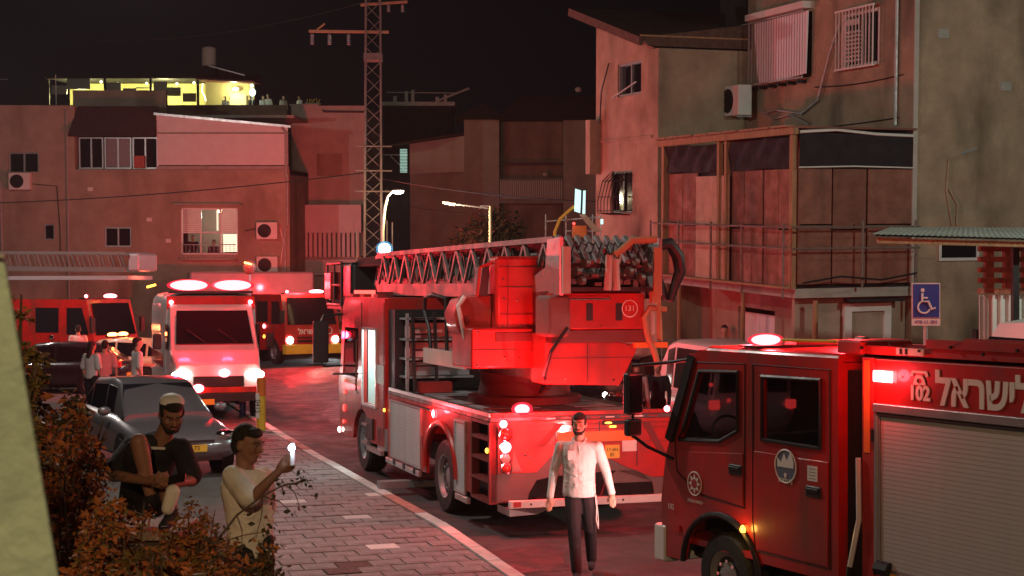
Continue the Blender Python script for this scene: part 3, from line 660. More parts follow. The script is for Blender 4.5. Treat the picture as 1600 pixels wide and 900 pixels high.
MB().box(3.25, 4.08, -.02, -.005, 3.64, 3.9).build('pane', M['glass_dark'], ww)
for z, y0, y1 in ((6.45, .5, 7.0), (7.3, .4, 3.8)): MB().tube([(2.57, y0 + (y1 - y0) * t / 6, z - .06 * sin(pi * t / 6)) for t in range(7)], .012, 5).build('cable', M['dark'], B)
MB().tube([(2.56, .6, 9.8), (2.56, .6, 6.3)], .04, 6).build('drainpipe', M['galv'], B); MB().tube([(5.6, -.06, 9.5), (5.6, -.06, 4.6)], .045, 6).build('drainpipe', M['galv'], B)
for x, z in ((4.6, 7.0), (3.1, 8.0)): MB().box(x, x + .25, -.03, 0, z, z + .18).build('vent', M['concrete'], B)
MB().box(.2, .24, 7.3, 10.9, 6.3, 6.36).build('string_course', M['stucco_old'], B)
# shed with awning, lattice bricks and corrugated fence
S = thing('courtyard_shed', 'lattice brick shed under a thin roof at the right edge beside the plaster house', 'shed', P(1528, 530, 24), 8)
S.location.z = gz(24)
MB().box(.0, 2.6, .06, .2, 0, 2.42).build('back_wall', M['void'], S)
cf = MB(); rows = []
for z in (1.2, 2.96): rows.append([(i * .02, -.03 + .035 * (1 if math.sin(i * .9) > 0 else -1), z + .02) for i in range(0, 128)])
cf.grid(rows); cf.build('corrugated_panel', M['white_matt'], S)
for r_ in range(9):
    for k in range(8):
        if r_ % 2 == 0: MB().box(k * .32, k * .32 + .315, -.1, .02, 3.0 + r_ * .085, 3.0 + r_ * .085 + .082).build('brick', M['brick'], S)
        else: MB().box(k * .32 + .1, k * .32 + .23, -.09, .02, 3.0 + r_ * .085, 3.0 + r_ * .085 + .083).build('brick', M['brick'], S)
aw = thing('awning_roof', 'thin corrugated canopy roof sloping out from the plaster house above the shed', 'canopy', P(1470, 372, 23.6), 5)
rows = []
for t in (0, 1):
    rows.append([((-1.35 + i * .045) if t == 0 else (-.2 + i * .04), -.6 if t == 0 else 1.8, (.03 if t == 0 else .24) + .012 * (i % 2) - .06 * (t == 0) * (i / 90) * 1.5) for i in range(0, 91)])
mbw = MB(); mbw.grid(rows); rr = [[(p[0], p[1], p[2] - .03) for p in r_] for r_ in rows]; mbw.grid(rr); mbw.build('sheet', M['concrete'], aw)
MB().bar((-1.2, -.5, -.06), (2.6, -.5, -.15), .05, .08).build('beam', M['wood'], aw)
MB().box(1.1, 1.2, -.2, -.1, -2.3, -.1).build('post', M['dark'], aw)
sg = thing('parking_sign', 'blue disabled parking sign with a small plate on a post behind the nearest fire truck', 'sign', (P(1447, 475, 21).x, 21, 0), 0)
MB().box(-.2, .2, 0, .015, 2.66, 3.16).build('panel_border', M['letter_white'], sg, bevel=.003); MB().box(-.185, .185, -.006, -.001, 2.675, 3.145).build('blue_panel', M['sign_blue'], sg)
MB().box(-.2, .2, 0, .012, 2.56, 2.655).build('small_plate', M['letter_white'], sg); text('478-11-301', .07, M['sign_blue'], sg, (0, -.003, 2.608), REAR, 'plate_number', ext=.001)
MB().cyl((0, .03, 1.5), (0, 0, 1), .03, 2.9).build('post', M['galv'], sg)
ic = MB(); ic.cyl((-.05, -.009, 3.06), (0, 1, 0), .028, .004, 16)
ic.tube([(-.055, -.009, 3.02), (-.055, -.009, 2.9), (.03, -.009, 2.9), (.08, -.009, 2.79), (.13, -.009, 2.81)], .016, 6)
ic.tube([(-.055, -.009, 2.95), (.02, -.009, 2.95)], .013, 6)
ic.tube([(-.03 + .085 * cos(R(a)), -.009, 2.82 + .085 * sin(R(a))) for a in range(100, 345, 15)], .013, 6)
ic.build('wheelchair_symbol', M['letter_white'], sg)

# ================================================================== PYLON, LAMPS, WIRES
M['pylon'] = mat('rusty_galvanised', (.15, .12, .1), .6, metal=.2, var=.3)
py = thing('lattice_pylon', 'steel lattice power pylon rising behind the ladder truck', 'pylon', (P(583, 395, 48).x, 48, gz(48)), 4)
def pyx(z): t = z / 14.5; return .29 - .07 * t
legs = [(-1, -1), (1, -1), (1, 1), (-1, 1)]
for sx, sy in legs: MB().bar((sx * pyx(0), sy * pyx(0), 0), (sx * pyx(14.5), sy * pyx(14.5), 14.5), .06, .06).build('leg', M['pylon'], py)
z = 0; k = 0
for k in range(30):
    z0 = k * .48; z1 = z0 + .48; brm = MB()
    for i in range(4):
        a, b_ = legs[i], legs[(i + 1) % 4]
        if k % 2: a, b_ = b_, a
        brm.bar((a[0] * pyx(z0), a[1] * pyx(z0), z0), (b_[0] * pyx(z1), b_[1] * pyx(z1), z1), .03, .02)
    brm.build('brace', M['pylon'], py)
def ppz(y_): return H - (y_ - 450) * 48 / F - gz(48)
MB().box(-.3, .3, -.3, .3, ppz(95), ppz(85)).build('collar', M['pylon'], py)
arm = MB(); arm.bar((-2.05, 0, ppz(50)), (.5, 0, ppz(50)), .09, .08); arm.bar((-1.8, 0, ppz(48)), (-1.55, 0, ppz(38)), .05); arm.build('cross_arm', M['wood'], py)
for x in (-1.95, -1.4, -.78):
    MB().lathe((x, 0, ppz(52) - .02), (0, 0, -1), [(0, .02)] + [(.04 + i * .035, .07 if i % 2 else .03) for i in range(10)], 10).build('insulator', M['steel'], py)
arm2 = MB(); arm2.bar((-.4, 0, ppz(8)), (1.1, 0, ppz(2)), .09, .07); arm2.build('cross_arm', M['wood'], py)
for x in (.5, .95): MB().lathe((x, 0, ppz(6)), (0, 0, -1), [(0, .02)] + [(.03 + i * .03, .06 if i % 2 else .03) for i in range(8)], 10).build('insulator', M['steel'], py)
for z_ in (ppz(230), ppz(268), ppz(300)): MB().bar((-.55, -.3, z_), (.6, -.3, z_), .05, .04).build('cross_bracket', M['pylon'], py)
for x, za, zb in ((.45, ppz(400), ppz(345)), (.62, ppz(400), ppz(348))): MB().bar((x, -.4, za), (x, -.4, zb), .035).build('conduit', M['pylon'], py)
MB().bar((-.52, -.3, ppz(360)), (-.52, -.3, ppz(430)), .05).build('conduit', M['pylon'], py)
def wire(name, label, pts, r=.018):
    o = MB().tube(pts, r, 5).build(name, M['dark']); tag(o, label, 'cable'); return o
def sag(a, b, s, n=14): a = Vector(a); b = Vector(b); return [a.lerp(b, t / n) - Vector((0, 0, s * 4 * (t / n) * (1 - t / n))) for t in range(n + 1)]
wire('power_cable', 'sagging dark cable from the left edge to the pylon across the red lit house', sag(P(-30, 318, 50), P(568, 270, 48), .15))
wire('power_cable', 'dark cable running from the pylon past the dim house to the plaster house', sag(P(600, 280, 48), P(930, 315, 42), .12))
wire('power_cable', 'thin cable running from the upper left to the top of the pylon', sag(P(100, 60, 60), P(575, 2, 48), .5), .012)
wire('power_cable', 'lower thin cable between the dim house and the unlit street lamp', sag(P(640, 322, 60), P(770, 332, 52), .1), .012)
sl1 = thing('street_lamp', 'lit street lamp with a curved arm beside the pylon', 'street lamp', (P(598, 400, 45).x, 45, gz(45)), 0)
def lz(y_, Y): return H - (y_ - 450) * Y / F - gz(Y)
MB().tube([(0, 0, 0), (0, 0, lz(360, 45)), (.06, 0, lz(325, 45)), (.15, 0, lz(307, 45)), (.3, 0, lz(299, 45))], [.07, .05, .04, .035, .03], 8).build('pole', mat('lamp_pole', (.6, .62, .4), .5), sl1, smooth=True)
hd = MB(); hd.ell((.46, 0, lz(298, 45)), (.2, .12, .06)); hd.build('lamp_head', M['galv'], sl1, smooth=True)
MB().ell((.46, 0, lz(299, 45) - .02), (.17, .1, .06)).build('lens', M['e_street'], sl1, smooth=True)
light('POINT', (.5, -.1, lz(299, 45) - .22), 330, (1, .82, .5), .12, sl1)
sl2 = thing('street_lamp', 'street lamp with a long flat arm and warm glowing head before the dark tree', 'street lamp', (P(766, 400, 50).x, 50, gz(50)), 0)
MB().tube([(0, 0, 0), (0, 0, lz(322, 50))], [.07, .045], 8).build('pole', bpy.data.materials['lamp_pole'], sl2)
MB().bar((0, 0, lz(326, 50)), (-1.25, 0, lz(319, 50)), .05, .04).build('arm', M['galv'], sl2); MB().bar((0, 0, lz(322, 50)), (-.35, 0, lz(322, 50)), .04).build('arm', M['galv'], sl2)
MB().bar((-1.15, 0, lz(319, 50)), (-1.6, 0, lz(316, 50)), .12, .05).build('lamp_head', M['white'], sl2); MB().bar((-1.2, 0, lz(320, 50) - .02), (-1.55, 0, lz(317, 50) - .02), .09, .03).build('lens', emat('warm_lens', (1, .75, .45), 2.5), sl2)
light('POINT', (-1.4, -.05, lz(319, 50) - .25), 380, (1, .78, .5), .12, sl2)
sp = thing('security_light', 'very bright blue-white floodlight at the foot of the pylon', 'lamp', P(601, 389, 44), 0)
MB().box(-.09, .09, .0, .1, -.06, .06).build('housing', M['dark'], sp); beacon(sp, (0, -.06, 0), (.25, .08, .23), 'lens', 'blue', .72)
light('POINT', (0, -.3, 0), 320, (.45, .7, 1), .08, sp)
MB().cyl((0, .15, -1.6), (0, 0, 1), .03, 3.2).build('pole', M['galv'], sp)
fl = thing('floodlight_rig', 'pair of tilted pale floodlight panels on a yellow bent pole beyond the ladder', 'floodlight', P(905, 400, 33), 0)
k = 33 / F
MB().loft([[(-.12, 0, 98 * k), (.08, 0, 70 * k), (.08, .02, 70 * k), (-.12, .02, 98 * k)], [(-.06, 0, 106 * k), (.14, 0, 104 * k), (.14, .02, 104 * k), (-.06, .02, 106 * k)]]).build('mount', M['dark'], fl)
MB().plate([(-.11, 70 * k), (.02, 67 * k), (.04, 102 * k), (-.09, 105 * k)], .04, lambda u, v, w_: (u, w_ - .05, v)).build('lamp_panel', M['e_cyan'], fl)
MB().plate([(.07, 66 * k), (.13, 66 * k), (.14, 102 * k), (.09, 102 * k)], .04, lambda u, v, w_: (u, w_ - .05, v)).build('lamp_panel', M['e_cyan'], fl)
MB().tube([(-38 * k, 0, -1.2), (-38 * k, 0, 38 * k), (-30 * k, 0, 58 * k), (-8 * k, 0, 78 * k)], .035, 8).build('pole', M['yellow'], fl, smooth=True)
MB().plate([(0, 65 * k), (10 * k, 65 * k), (35 * k, 38 * k), (22 * k, 38 * k)], .05, lambda u, v, w_: (u, w_, v)).build('bracket_plate', M['board_pale'], fl)
fm = MB()
for x in (-52, -20, 22, 35): fm.bar((x * k, .3, -.5), (x * k, .3, 66 * k), .025)
fm.bar((-52 * k, .3, 55 * k), (35 * k, .3, 62 * k), .025); fm.bar((-20 * k, .3, 40 * k), (35 * k, .3, 40 * k), .02)
fm.build('frame', M['galv'], fl); MB().box(-10 * k, 12 * k, .2, .3, 30 * k, 48 * k).build('junction_box', M['orange'], fl)
MB().box(34 * k, 38 * k, .1, .15, 50 * k, 58 * k).build('lamp_panel', M['e_cyan'], fl); MB().ell((-8 * k, .1, 51 * k), .03).build('indicator', M['e_red_lo'], fl)
# two street lamps outside the frame: one behind the photographer, one over the courtyard at right
def street(loc, h, energy, c, label, size=.15):
    s_ = thing('street_lamp', label, 'street lamp', loc, 0)
    MB().tube([(0, 0, 0), (0, 0, h - .5), (.1, .1, h), (.8, .5, h + .1)], [.08, .06, .05, .04], 8).build('pole', M['galv'], s_)
    MB().box(.7, 1.2, .4, .7, h + .06, h + .14).build('lamp_head', M['galv'], s_)
    light('POINT', (.95, .55, h - .12), energy, c, size, s_); return s_
L_over = thing('street_lamp', 'tall street lamp left of the frame with a long arm over the pavement', 'street lamp', (-8.4, 19, 0), 0)
MB().tube([(0, 0, 0), (0, 0, 7.9), (.3, 0, 8.3), (3.3, 0, 8.5)], [.1, .07, .06, .05], 8).build('pole', M['galv'], L_over)
MB().box(3.2, 3.9, -.14, .14, 8.46, 8.56).build('lamp_head', M['galv'], L_over)
light('POINT', (3.5, 0, 8.3), 1500, (1, .92, .84), .15, L_over)
L_back = street((-1.8, -3.5, 0), 6.6, 1500, (1, .64, .34), 'warm street lamp behind the photographer')
L_right = street((10.5, 18.5, 0), 7.5, 1100, (.85, 1, .85), 'cool street lamp in the courtyard right of the frame')
street((-17.5, 41, .2), 8.5, 1650, (1, .87, .8), 'street lamp left of the frame lighting the apartment house')  # lamp added out of view to put neutral light on the apartment house
# traffic bollards / marker posts by the ambulance
def marker(px, base, top, cols, name, label, r=.085):
    p = G(px, base, KZ); t = thing(name, label, 'bollard', p, 0); hh = (base - top) * p.y / F; n_ = len(cols)
    for i, m_ in enumerate(cols): MB().cyl((0, 0, hh * (i + .5) / n_), (0, 0, 1), r, hh / n_ - .004, 18).build('band', m_, t, smooth=True)
    return t
b1 = marker(408, 676, 590, [M['yellow'], M['yellow'], M['orange']], 'marker_post', 'yellow and orange round marker post on the kerb in front of the ambulance', .095)
MB().box(-.096, -.02, -.1, -.06, .3, .82).build('label_strip', M['letter_white'], b1)
text('0415', .14, M['dark'], b1, (-.055, -.105, .55), Euler((R(90), R(90), 0)), 'lettering', ext=.001)
b2 = marker(379, 655, 575, [mat('blue_reflective', (.08, .12, .5), .4), M['letter_white'], mat('red_reflective', (.6, .05, .04), .4)], 'marker_post', 'slim blue and red marker post left of the yellow one', .075)
# ================================================================== VEHICLES
def wheel(parent, x, y, r, w_, side=-1, rimm=None, dual=False):
    t = MB().lathe((x, y, r), (side, 0, 0), [(-w_ / 2, r * .6), (-w_ / 2, r * .93), (-w_ * .38, r), (w_ * .38, r), (w_ / 2, r * .93), (w_ / 2, r * .6), (w_ * .3, r * .58)], 32).build('wheel', M['rubber'], parent, smooth=True)
    m = MB()
    if dual: m.lathe((x, y, r), (side, 0, 0), [(w_ * .3, r * .6), (w_ * .5, r * .6), (w_ * .47, r * .55), (w_ * .1, r * .5), (0, r * .3), (w_ * .3, r * .22), (w_ * .36, 0)], 28)
    else: m.lathe((x, y, r), (side, 0, 0), [(w_ * .3, r * .6), (w_ * .48, r * .62), (w_ * .42, r * .55), (w_ * .25, r * .4), (w_ * .38, r * .2), (w_ * .4, 0)], 28)
    m.build('rim', rimm or M['steel'], t, smooth=True)
    nb = MB()
    for i in range(8): a = i * pi / 4; nb.cyl((x + side * (w_ * .3), y + r * .33 * cos(a), r + r * .33 * sin(a)), (1, 0, 0), .018, .05, 8)
    nb.build('wheel_nuts', M['chrome'], t); return t
def lens(parent, c, r, m, axis=(0, -1, 0), name='tail_lamp', ring=None, d=.03):
    o = MB().lathe(c, axis, [(0, r), (d * .5, r * .96), (d, r * .6), (d * 1.15, 0)], 20).build(name, m, parent, smooth=True)
    if ring: MB().tube([Vector(c) + Vector(axis).normalized() * d * .3 + (Vector(axis).orthogonal().normalized() * cos(t * pi / 12) + Vector(axis).cross(Vector(axis).orthogonal()).normalized() * sin(t * pi / 12)) * r * 1.12 for t in range(24)], r * .14, 6, closed=True).build('bezel', ring, o, smooth=True)
    return o

# ------------------------------------------------------------ T1 turntable ladder truck
T1 = thing('ladder_truck', 'big red turntable ladder fire truck in the middle of the street seen from behind', 'fire truck', (-.28, 18.5, 0), 18.6)
# chassis and deck
c = MB(); c.box(.5, 2.0, .3, 8.6, .5, .75); c.box(.9, 1.0, .3, 8.6, .3, .6); c.box(1.5, 1.6, .3, 8.6, .3, .6); c.build('chassis', M['dark'], T1)
dk = MB(); dk.box(.01, 2.49, .01, 5.3, 1.42, 1.48); dk.build('deck', mat('tread_plate', (.13, .11, .11), .45, metal=.4, var=.25, scale=4, bump=.6, bscale=30), T1, bevel=.01)
for i in range(10): MB().box(.3 + (i % 2) * 1.3, 1.1 + (i % 2) * 1.1, .25 + (i // 2) * .95, .95 + (i // 2) * .95, 1.482, 1.49).build('deck_plate', M['grey_panel'], T1)
MB().box(.0, .03, .03, 5.2, 1.482, 1.53).build('deck_edge', M['alu'], T1); MB().box(.03, 2.46, .0, .05, 1.482, 1.53).build('deck_edge', M['red'], T1)
sx = lambda u, v, w_: (w_, u, v)
arch = lambda cy_, r_, z0=.5, n=12: [(cy_ + r_ * cos(pi * i / n), max(z0, z0 + r_ * sin(pi * i / n))) for i in range(n + 1)]
# side skin between rear corner and cab with wheel arch
a_ = [(2.16 - .78, .45)] + [(2.16 - .78 * cos(pi * i / 12), .55 + .66 * sin(pi * i / 12)) for i in range(13)] + [(2.16 + .78, .45)]
MB().plate([(.8, .45)] + a_ + [(5.25, .45), (5.25, 1.42), (.8, 1.42)], .04, sx).build('side_panel', M['red_dull'], T1)
def shutter(y0, y1, z0, z1, name='roller_shutter', m=M['shutter'], x=-.01, par=T1, pitch=.05, fm=M['alu']):
    f = MB(); f.box(x - .02, x + .01, y0 - .03, y0, z0 - .03, z1 + .03); f.box(x - .02, x + .01, y1, y1 + .03, z0 - .03, z1 + .03); f.box(x - .02, x + .01, y0, y1, z1, z1 + .03); f.box(x - .02, x + .01, y0, y1, z0 - .03, z0)
    o = f.build(name, fm, par); n = int((z1 - z0) / pitch)
    me = None
    for i in range(n):
        z = z0 + (z1 - z0) * i / n; h_ = (z1 - z0) / n
        if me is None:
            mb = MB(); mb.box(-.008, .0, y0 + .004, y1 - .004, .001, h_ - .004); mb.box(-.005, .002, y0 + .004, y1 - .004, h_ - .004, h_); me = mb.mesh('shutter_slat'); me.materials.append(m)
        s_ = bpy.data.objects.new('shutter_slat', me); col.objects.link(s_); s_.parent = o; s_.location = (x, 0, z)
    return o
shutter(3.22, 4.98, .5, 1.34); shutter(1.0, 1.5 - .06, .42, 1.32)
MB().box(-.05, 0, 3.2, 5.2, .36, .44).build('side_rail', M['alu'], T1, bevel=.006); MB().box(-.05, 0, .8, 1.36, .3, .38).build('side_rail', M['alu'], T1, bevel=.006)
for y in (3.4, 4.0, 4.6): MB().box(-.06, -.045, y, y + .1, .38, .46).build('latch', M['dark'], T1)
for y, z in ((.95, 1.0), (1.42, .9), (3.1, .9)): MB().box(-.025, -.01, y, y + .03, z - .07, z + .07).build('door_handle', M['chrome'], T1)
am = MB(); am.tube([(-.02, 2.16 - .8 * cos(pi * i / 16), .55 + .68 * sin(pi * i / 16)) for i in range(17)], .045, 8); am.build('wheel_arch_trim', M['red'], T1, smooth=True)
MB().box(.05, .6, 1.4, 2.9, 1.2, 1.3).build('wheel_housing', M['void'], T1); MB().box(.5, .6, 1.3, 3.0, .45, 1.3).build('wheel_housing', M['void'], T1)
# rear corner locker column with steps
cn = MB(); cn.box(0, .1, 0, .06, .4, 1.42); cn.box(0, .1, .74, .8, .4, 1.42)
for z in (.4, .66, .92, 1.18, 1.38): cn.box(0, .32, .06, .74, z, z + .04)
cn.box(.3, .33, .06, .74, .4, 1.42); cn.build('corner_steps', M['dark_red'], T1)
MB().box(.26, .29, .07, .73, .45, 1.38).build('step_back', M['void'], T1)
lens(T1, (-.01, .03, 1.07), .035, M['e_amber'], (-1, 0, 0), 'side_marker', M['dark'])
lens(T1, (-.01, 2.5, 1.33), .06, M['e_red'], (-1, 0, 0), 'side_strobe', M['red']); light('POINT', (-.18, 2.5, 1.38), 30, (1, .035, .045), .05, T1)
lens(T1, (-.02, 5.35, 1.16), .03, M['e_amber'], (-1, 0, 0), 'side_marker', M['dark'])
MB().tube([(-.03, 2.6, 1.37), (-.03, 5.0, 1.37)], .015, 6).build('trim_strip', M['chrome'], T1)
# rear face
ry = lambda u, v, w_: (u, w_, v)
MB().plate([(.02, .78), (.1, .78), (.62, .78), (.85, 1.0), (1.45, 1.0), (1.8, .82), (2.2, .66), (2.48, .66), (2.48, 1.42), (.02, 1.42)], .05, ry).build('rear_panel', M['red'], T1)
MB().plate([(.02, .42), (.5, .42), (.52, .52), (.62, .68), (.84, .72), (1.05, .62), (1.1, .45), (1.5, .45), (1.55, .6), (1.7, .76), (2.0, .76), (2.2, .6), (2.24, .42), (2.48, .42), (2.48, .655), (2.2, .655), (1.8, .815), (1.45, .995), (.85, .995), (.62, .775), (.02, .775)], .05, ry).build('lower_band', mat('lower_band_grey', (.13, .1, .09), .5, var=.15), T1)
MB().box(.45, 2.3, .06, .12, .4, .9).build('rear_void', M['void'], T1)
def rplate(pts, m, name, w0=-.006, th=.005): return MB().plate(pts, th, lambda u, v, w_: (u, w_ + w0, v)).build(name, m, T1)
rplate(rect(.9, 1.95, 1.14, 1.27), M['orange'], 'reflective_band', -.012)
rplate([(.62, 1.1), (.72, 1.1), (.98, 1.38), (.88, 1.38)], M['dark_red'], 'diagonal_stripe', -.008); rplate([(.28, .8), (.42, .8), (.3, 1.1), (.22, 1.1)], mat('stripe_grey', (.2, .15, .13), .5), 'diagonal_stripe', -.008)
rplate([(2.05, 1.38), (2.15, 1.38), (2.4, .95), (2.3, .95)], M['dark_red'], 'diagonal_stripe', -.008)
for x in (.86, 1.46, 1.98): rplate(rect(x, x + .012, .8 + .22 * (x < 1.5), 1.4), M['dark'], 'panel_gap', -.004)
for z in (1.12, 1.3, 1.36): rplate(rect(.5, 2.4, z, z + .01), M['dark_red'], 'panel_gap', -.004)
for i in range(9): rplate(rect(.55 + i * .2, .67 + i * .2, 1.44, 1.458), M['letter_white'] if i % 2 else M['red'], 'tread_strip', -.01)
pt_ = MB().box(1.54, 1.74, -.02, -.006, .92, 1.09).build('number_plate', M['plate'], T1, bevel=.003)
text('17·301', .062, M['dark'], T1, (1.64, -.022, 1.03), REAR, 'plate_number', ext=.001); text('81', .07, M['dark'], T1, (1.64, -.022, .965), REAR, 'plate_number', ext=.001)
rplate(rect(1.78, 1.98, 1.0, 1.25), M['white_matt'], 'notice_sticker', -.01)
rplate(rect(1.5, 1.95, 1.35, 1.40), M['dark'], 'latch_bar', -.03, .02)
for x in (1.62, 1.66): MB().ell((x, -.03, 1.325), (.03, .012, .012)).build('clearance_lamp', M['e_amber'], T1)
MB().ell((1.58, -.03, 1.375), (.05, .012, .012)).build('clearance_lamp', M['e_amber'], T1)
for x, z in ((.46, 1.0), (.52, .98), (1.02, 1.06), (1.06, 1.03)): MB().ell((x, -.02, z), (.03, .02, .015)).build('latch', M['chrome'], T1)
# tail lamp cluster
MB().plate([(.1, .78), (.28, .78), (.31, 1.1), (.3, 1.36), (.1, 1.36)], .03, lambda u, v, w_: (u, w_ - .03, v)).build('lamp_housing', M['dark_red'], T1)
lens(T1, (.2, -.03, 1.27), .075, M['e_red_lo'], ring=M['chrome']).data.materials[0] = mat('red_lens', (.5, .03, .02), .2, coat=1)
lens(T1, (.2, -.03, 1.11), .065, M['e_red'], ring=M['chrome']); lens(T1, (.2, -.03, .97), .06, mat('clear_lens', (.6, .4, .35), .15, coat=1), ring=M['chrome']); lens(T1, (.21, -.03, .85), .06, bpy.data.materials['red_lens'], ring=M['chrome'])
lens(T1, (.17, -.03, 1.40), .05, M['e_red'], ring=M['dark_red'])
light('POINT', (.2, -.2, 1.12), 14, (1, .035, .045), .05, T1)
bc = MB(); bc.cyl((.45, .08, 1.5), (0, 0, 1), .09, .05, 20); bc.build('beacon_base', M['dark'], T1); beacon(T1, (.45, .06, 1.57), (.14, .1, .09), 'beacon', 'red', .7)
light('POINT', (.45, -.22, 1.62), 150, (1, .035, .045), .09, T1, 'beacon_light')
# crash bar
MB().box(.2, 2.9, -.22, -.14, .37, .46).build('crash_bar', M['white_matt'], T1, bevel=.004)
rb = MB()
for x in (.24, 1.2, 2.3): rb.box(x, x + .1, -.224, -.221, .385, .45)
rb.build('reflector', mat('red_reflector', (.5, .02, .02), .3), T1)
for x in (.47, 1.1, 1.7, 2.5): MB().cyl((x, -.223, .415), (0, 1, 0), .014, .01, 10).build('bolt', M['dark'], T1)
MB().loft([[(.2, -.2, .36), (.75, -.2, .36), (.75, .3, .36), (.2, .3, .36)], [(.2, -.2, .27), (.6, -.1, .27), (.6, .2, .27), (.2, .3, .27)]]).build('jack_pad', M['alu'], T1)
for x in (.6, 1.9): MB().box(x, x + .08, -.14, .5, .38, .46).build('bar_bracket', M['dark'], T1)
# cab with open lit door
c = MB(); co = [(5.45, .55), (6.5, .55)] + [(7.1 - .62 * cos(pi * i / 10), .55 + .5 * sin(pi * i / 10)) for i in range(11)][0:] + [(7.75, .5), (8.85, .5), (8.95, 1.4), (8.8, 1.7), (8.6, 2.75), (8.4, 2.92), (5.45, 2.92)]
c.plate(co, .06, sx, [rect(6.0, 6.95, 1.17, 2.4), [(7.35, 1.55), (8.6, 1.55), (8.42, 2.4), (7.35, 2.4)]])
c.plate(co, .06, lambda u, v, w_: (2.5 - w_, u, v), [[(7.35, 1.55), (8.6, 1.55), (8.42, 2.4), (7.35, 2.4)]])
c.build('cab_side', M['red'], T1)
rf = MB(); rf.box(.06, 2.44, 5.45, 8.4, 2.86, 2.93); rf.box(.06, 2.44, 5.45, 5.5, .55, 2.86); rf.box(.06, 2.44, 8.75, 8.9, .5, 1.6); rf.box(.06, 2.44, 5.5, 8.8, .9, .95)
rf.build('cab_body', M['red'], T1); MB().box(.06, 2.44, 8.55, 8.6, 1.65, 2.8).build('windscreen', M['glass'], T1)
MB().box(.01, .03, 7.37, 8.5, 1.57, 2.38).build('side_window', M['glass'], T1)
int_w = mat('cab_interior', (.55, .62, .6), .6); dd = MB(); dd.box(.55, .6, 5.95, 7.0, .97, 2.5); dd.build('cab_interior', int_w, T1)
MB().box(.08, .54, 6.95, 7.0, .97, 2.5).build('cab_interior', int_w, T1); MB().box(.08, .54, 5.96, 6.0, .97, 2.5).build('cab_interior', int_w, T1)
it = MB(); it.tube([(.52, 6.2, 2.3), (.48, 6.3, 1.9), (.52, 6.45, 1.5), (.5, 6.4, 1.25)], .02, 6); it.tube([(.5, 6.62, 2.3), (.5, 6.62, 1.3)], .02, 6); it.box(.44, .54, 6.1, 6.8, 1.85, 1.9); it.box(.42, .54, 6.3, 6.75, 1.3, 1.6); it.build('cab_equipment', M['dark'], T1)
MB().box(.1, .4, 6.2, 6.8, 2.46, 2.49).build('interior_lamp', emat('interior_lamp', (.7, 1, .95), 9), T1)
light('AREA', (.3, 6.5, 2.43), 24, (.7, 1, .95), .3, T1, 'interior_light')
dr = MB(); dr.box(-.03, .0, 5.96, 6.0, 1.15, 2.43); dr.box(-.03, .0, 6.95, 6.99, 1.15, 2.43); dr.box(-.03, 0, 6.0, 6.95, 2.4, 2.44); dr.box(-.03, 0, 6.0, 6.95, 1.13, 1.17); dr.build('door_frame', M['alu'], T1)
MB().box(-.4, 0, 7.55, 7.62, 1.6, 1.63).build('mirror_arm', M['dark'], T1)
MB().box(-.5, -.22, 8.75, 8.86, 1.75, 2.5).build('mirror', M['dark'], T1, bevel=.03); MB().tube([(0, 8.6, 2.62), (-.3, 8.8, 2.6), (-.36, 8.8, 2.48)], .022, 6).build('mirror_arm', M['dark'], T1); MB().tube([(0, 8.7, 1.7), (-.3, 8.8, 1.68), (-.36, 8.8, 1.78)], .018, 6).build('mirror_arm', M['dark'], T1)
for z, r_ in ((.95, .05), (1.0, .03), (.72, .035), (1.25, .035), (1.45, .03)): lens(T1, (-.005, 8.6 - z * .2, z), r_, M['e_red_lo'], (-1, 0, 0), 'side_lamp', M['dark'])
lens(T1, (-.02, 8.75, .55), .05, M['e_white'], (-1, -.3, 0), 'fog_lamp', M['dark'])
st_ = MB(); 
for z in (.5, .8): st_.box(-.05, .3, 6.55, 6.9, z, z + .04)
st_.box(-.06, .0, 5.5, 6.5, .42, .5); st_.build('cab_step', M['alu'], T1)
MB().box(-.03, .03, 6.2, 6.7, .6, .95).build('mudguard', M['dark'], T1); MB().box(.0, .3, 5.42, 5.95, .5, .85).build('locker_box', M['grey_panel'], T1)
wheel(T1, .2, 2.16, .5, .34, dual=True); wheel(T1, .2, 7.1, .5, .34); wheel(T1, 2.3, 2.16, .5, .34, 1); wheel(T1, 2.3, 7.1, .5, .34, 1)
sb = MB(); sb.box(-.45, .5, 3.9, 4.1, .12, .22); sb.box(-.5, -.3, 3.8, 4.2, .04, .1); sb.build('stabiliser', M['steel'], T1)
# light bars and roof gear on the cab
MB().box(.15, .5, 8.2, 8.35, 2.935, 3.05).build('roof_lamp', M['e_red_lo'], T1); MB().box(.5, 2.2, 8.2, 8.35, 2.935, 3.02).build('light_bar', M['dark_red'], T1)
for y in (6.2, 7.2, 8.0): MB().box(.06, .2, y, y + .3, 2.935, 2.99).build('roof_trim', M['red_dull'], T1)
MB().box(.05, 2.45, 5.0, 5.4, 1.5, 2.75).build('rear_cab_wall', M['dark'], T1)
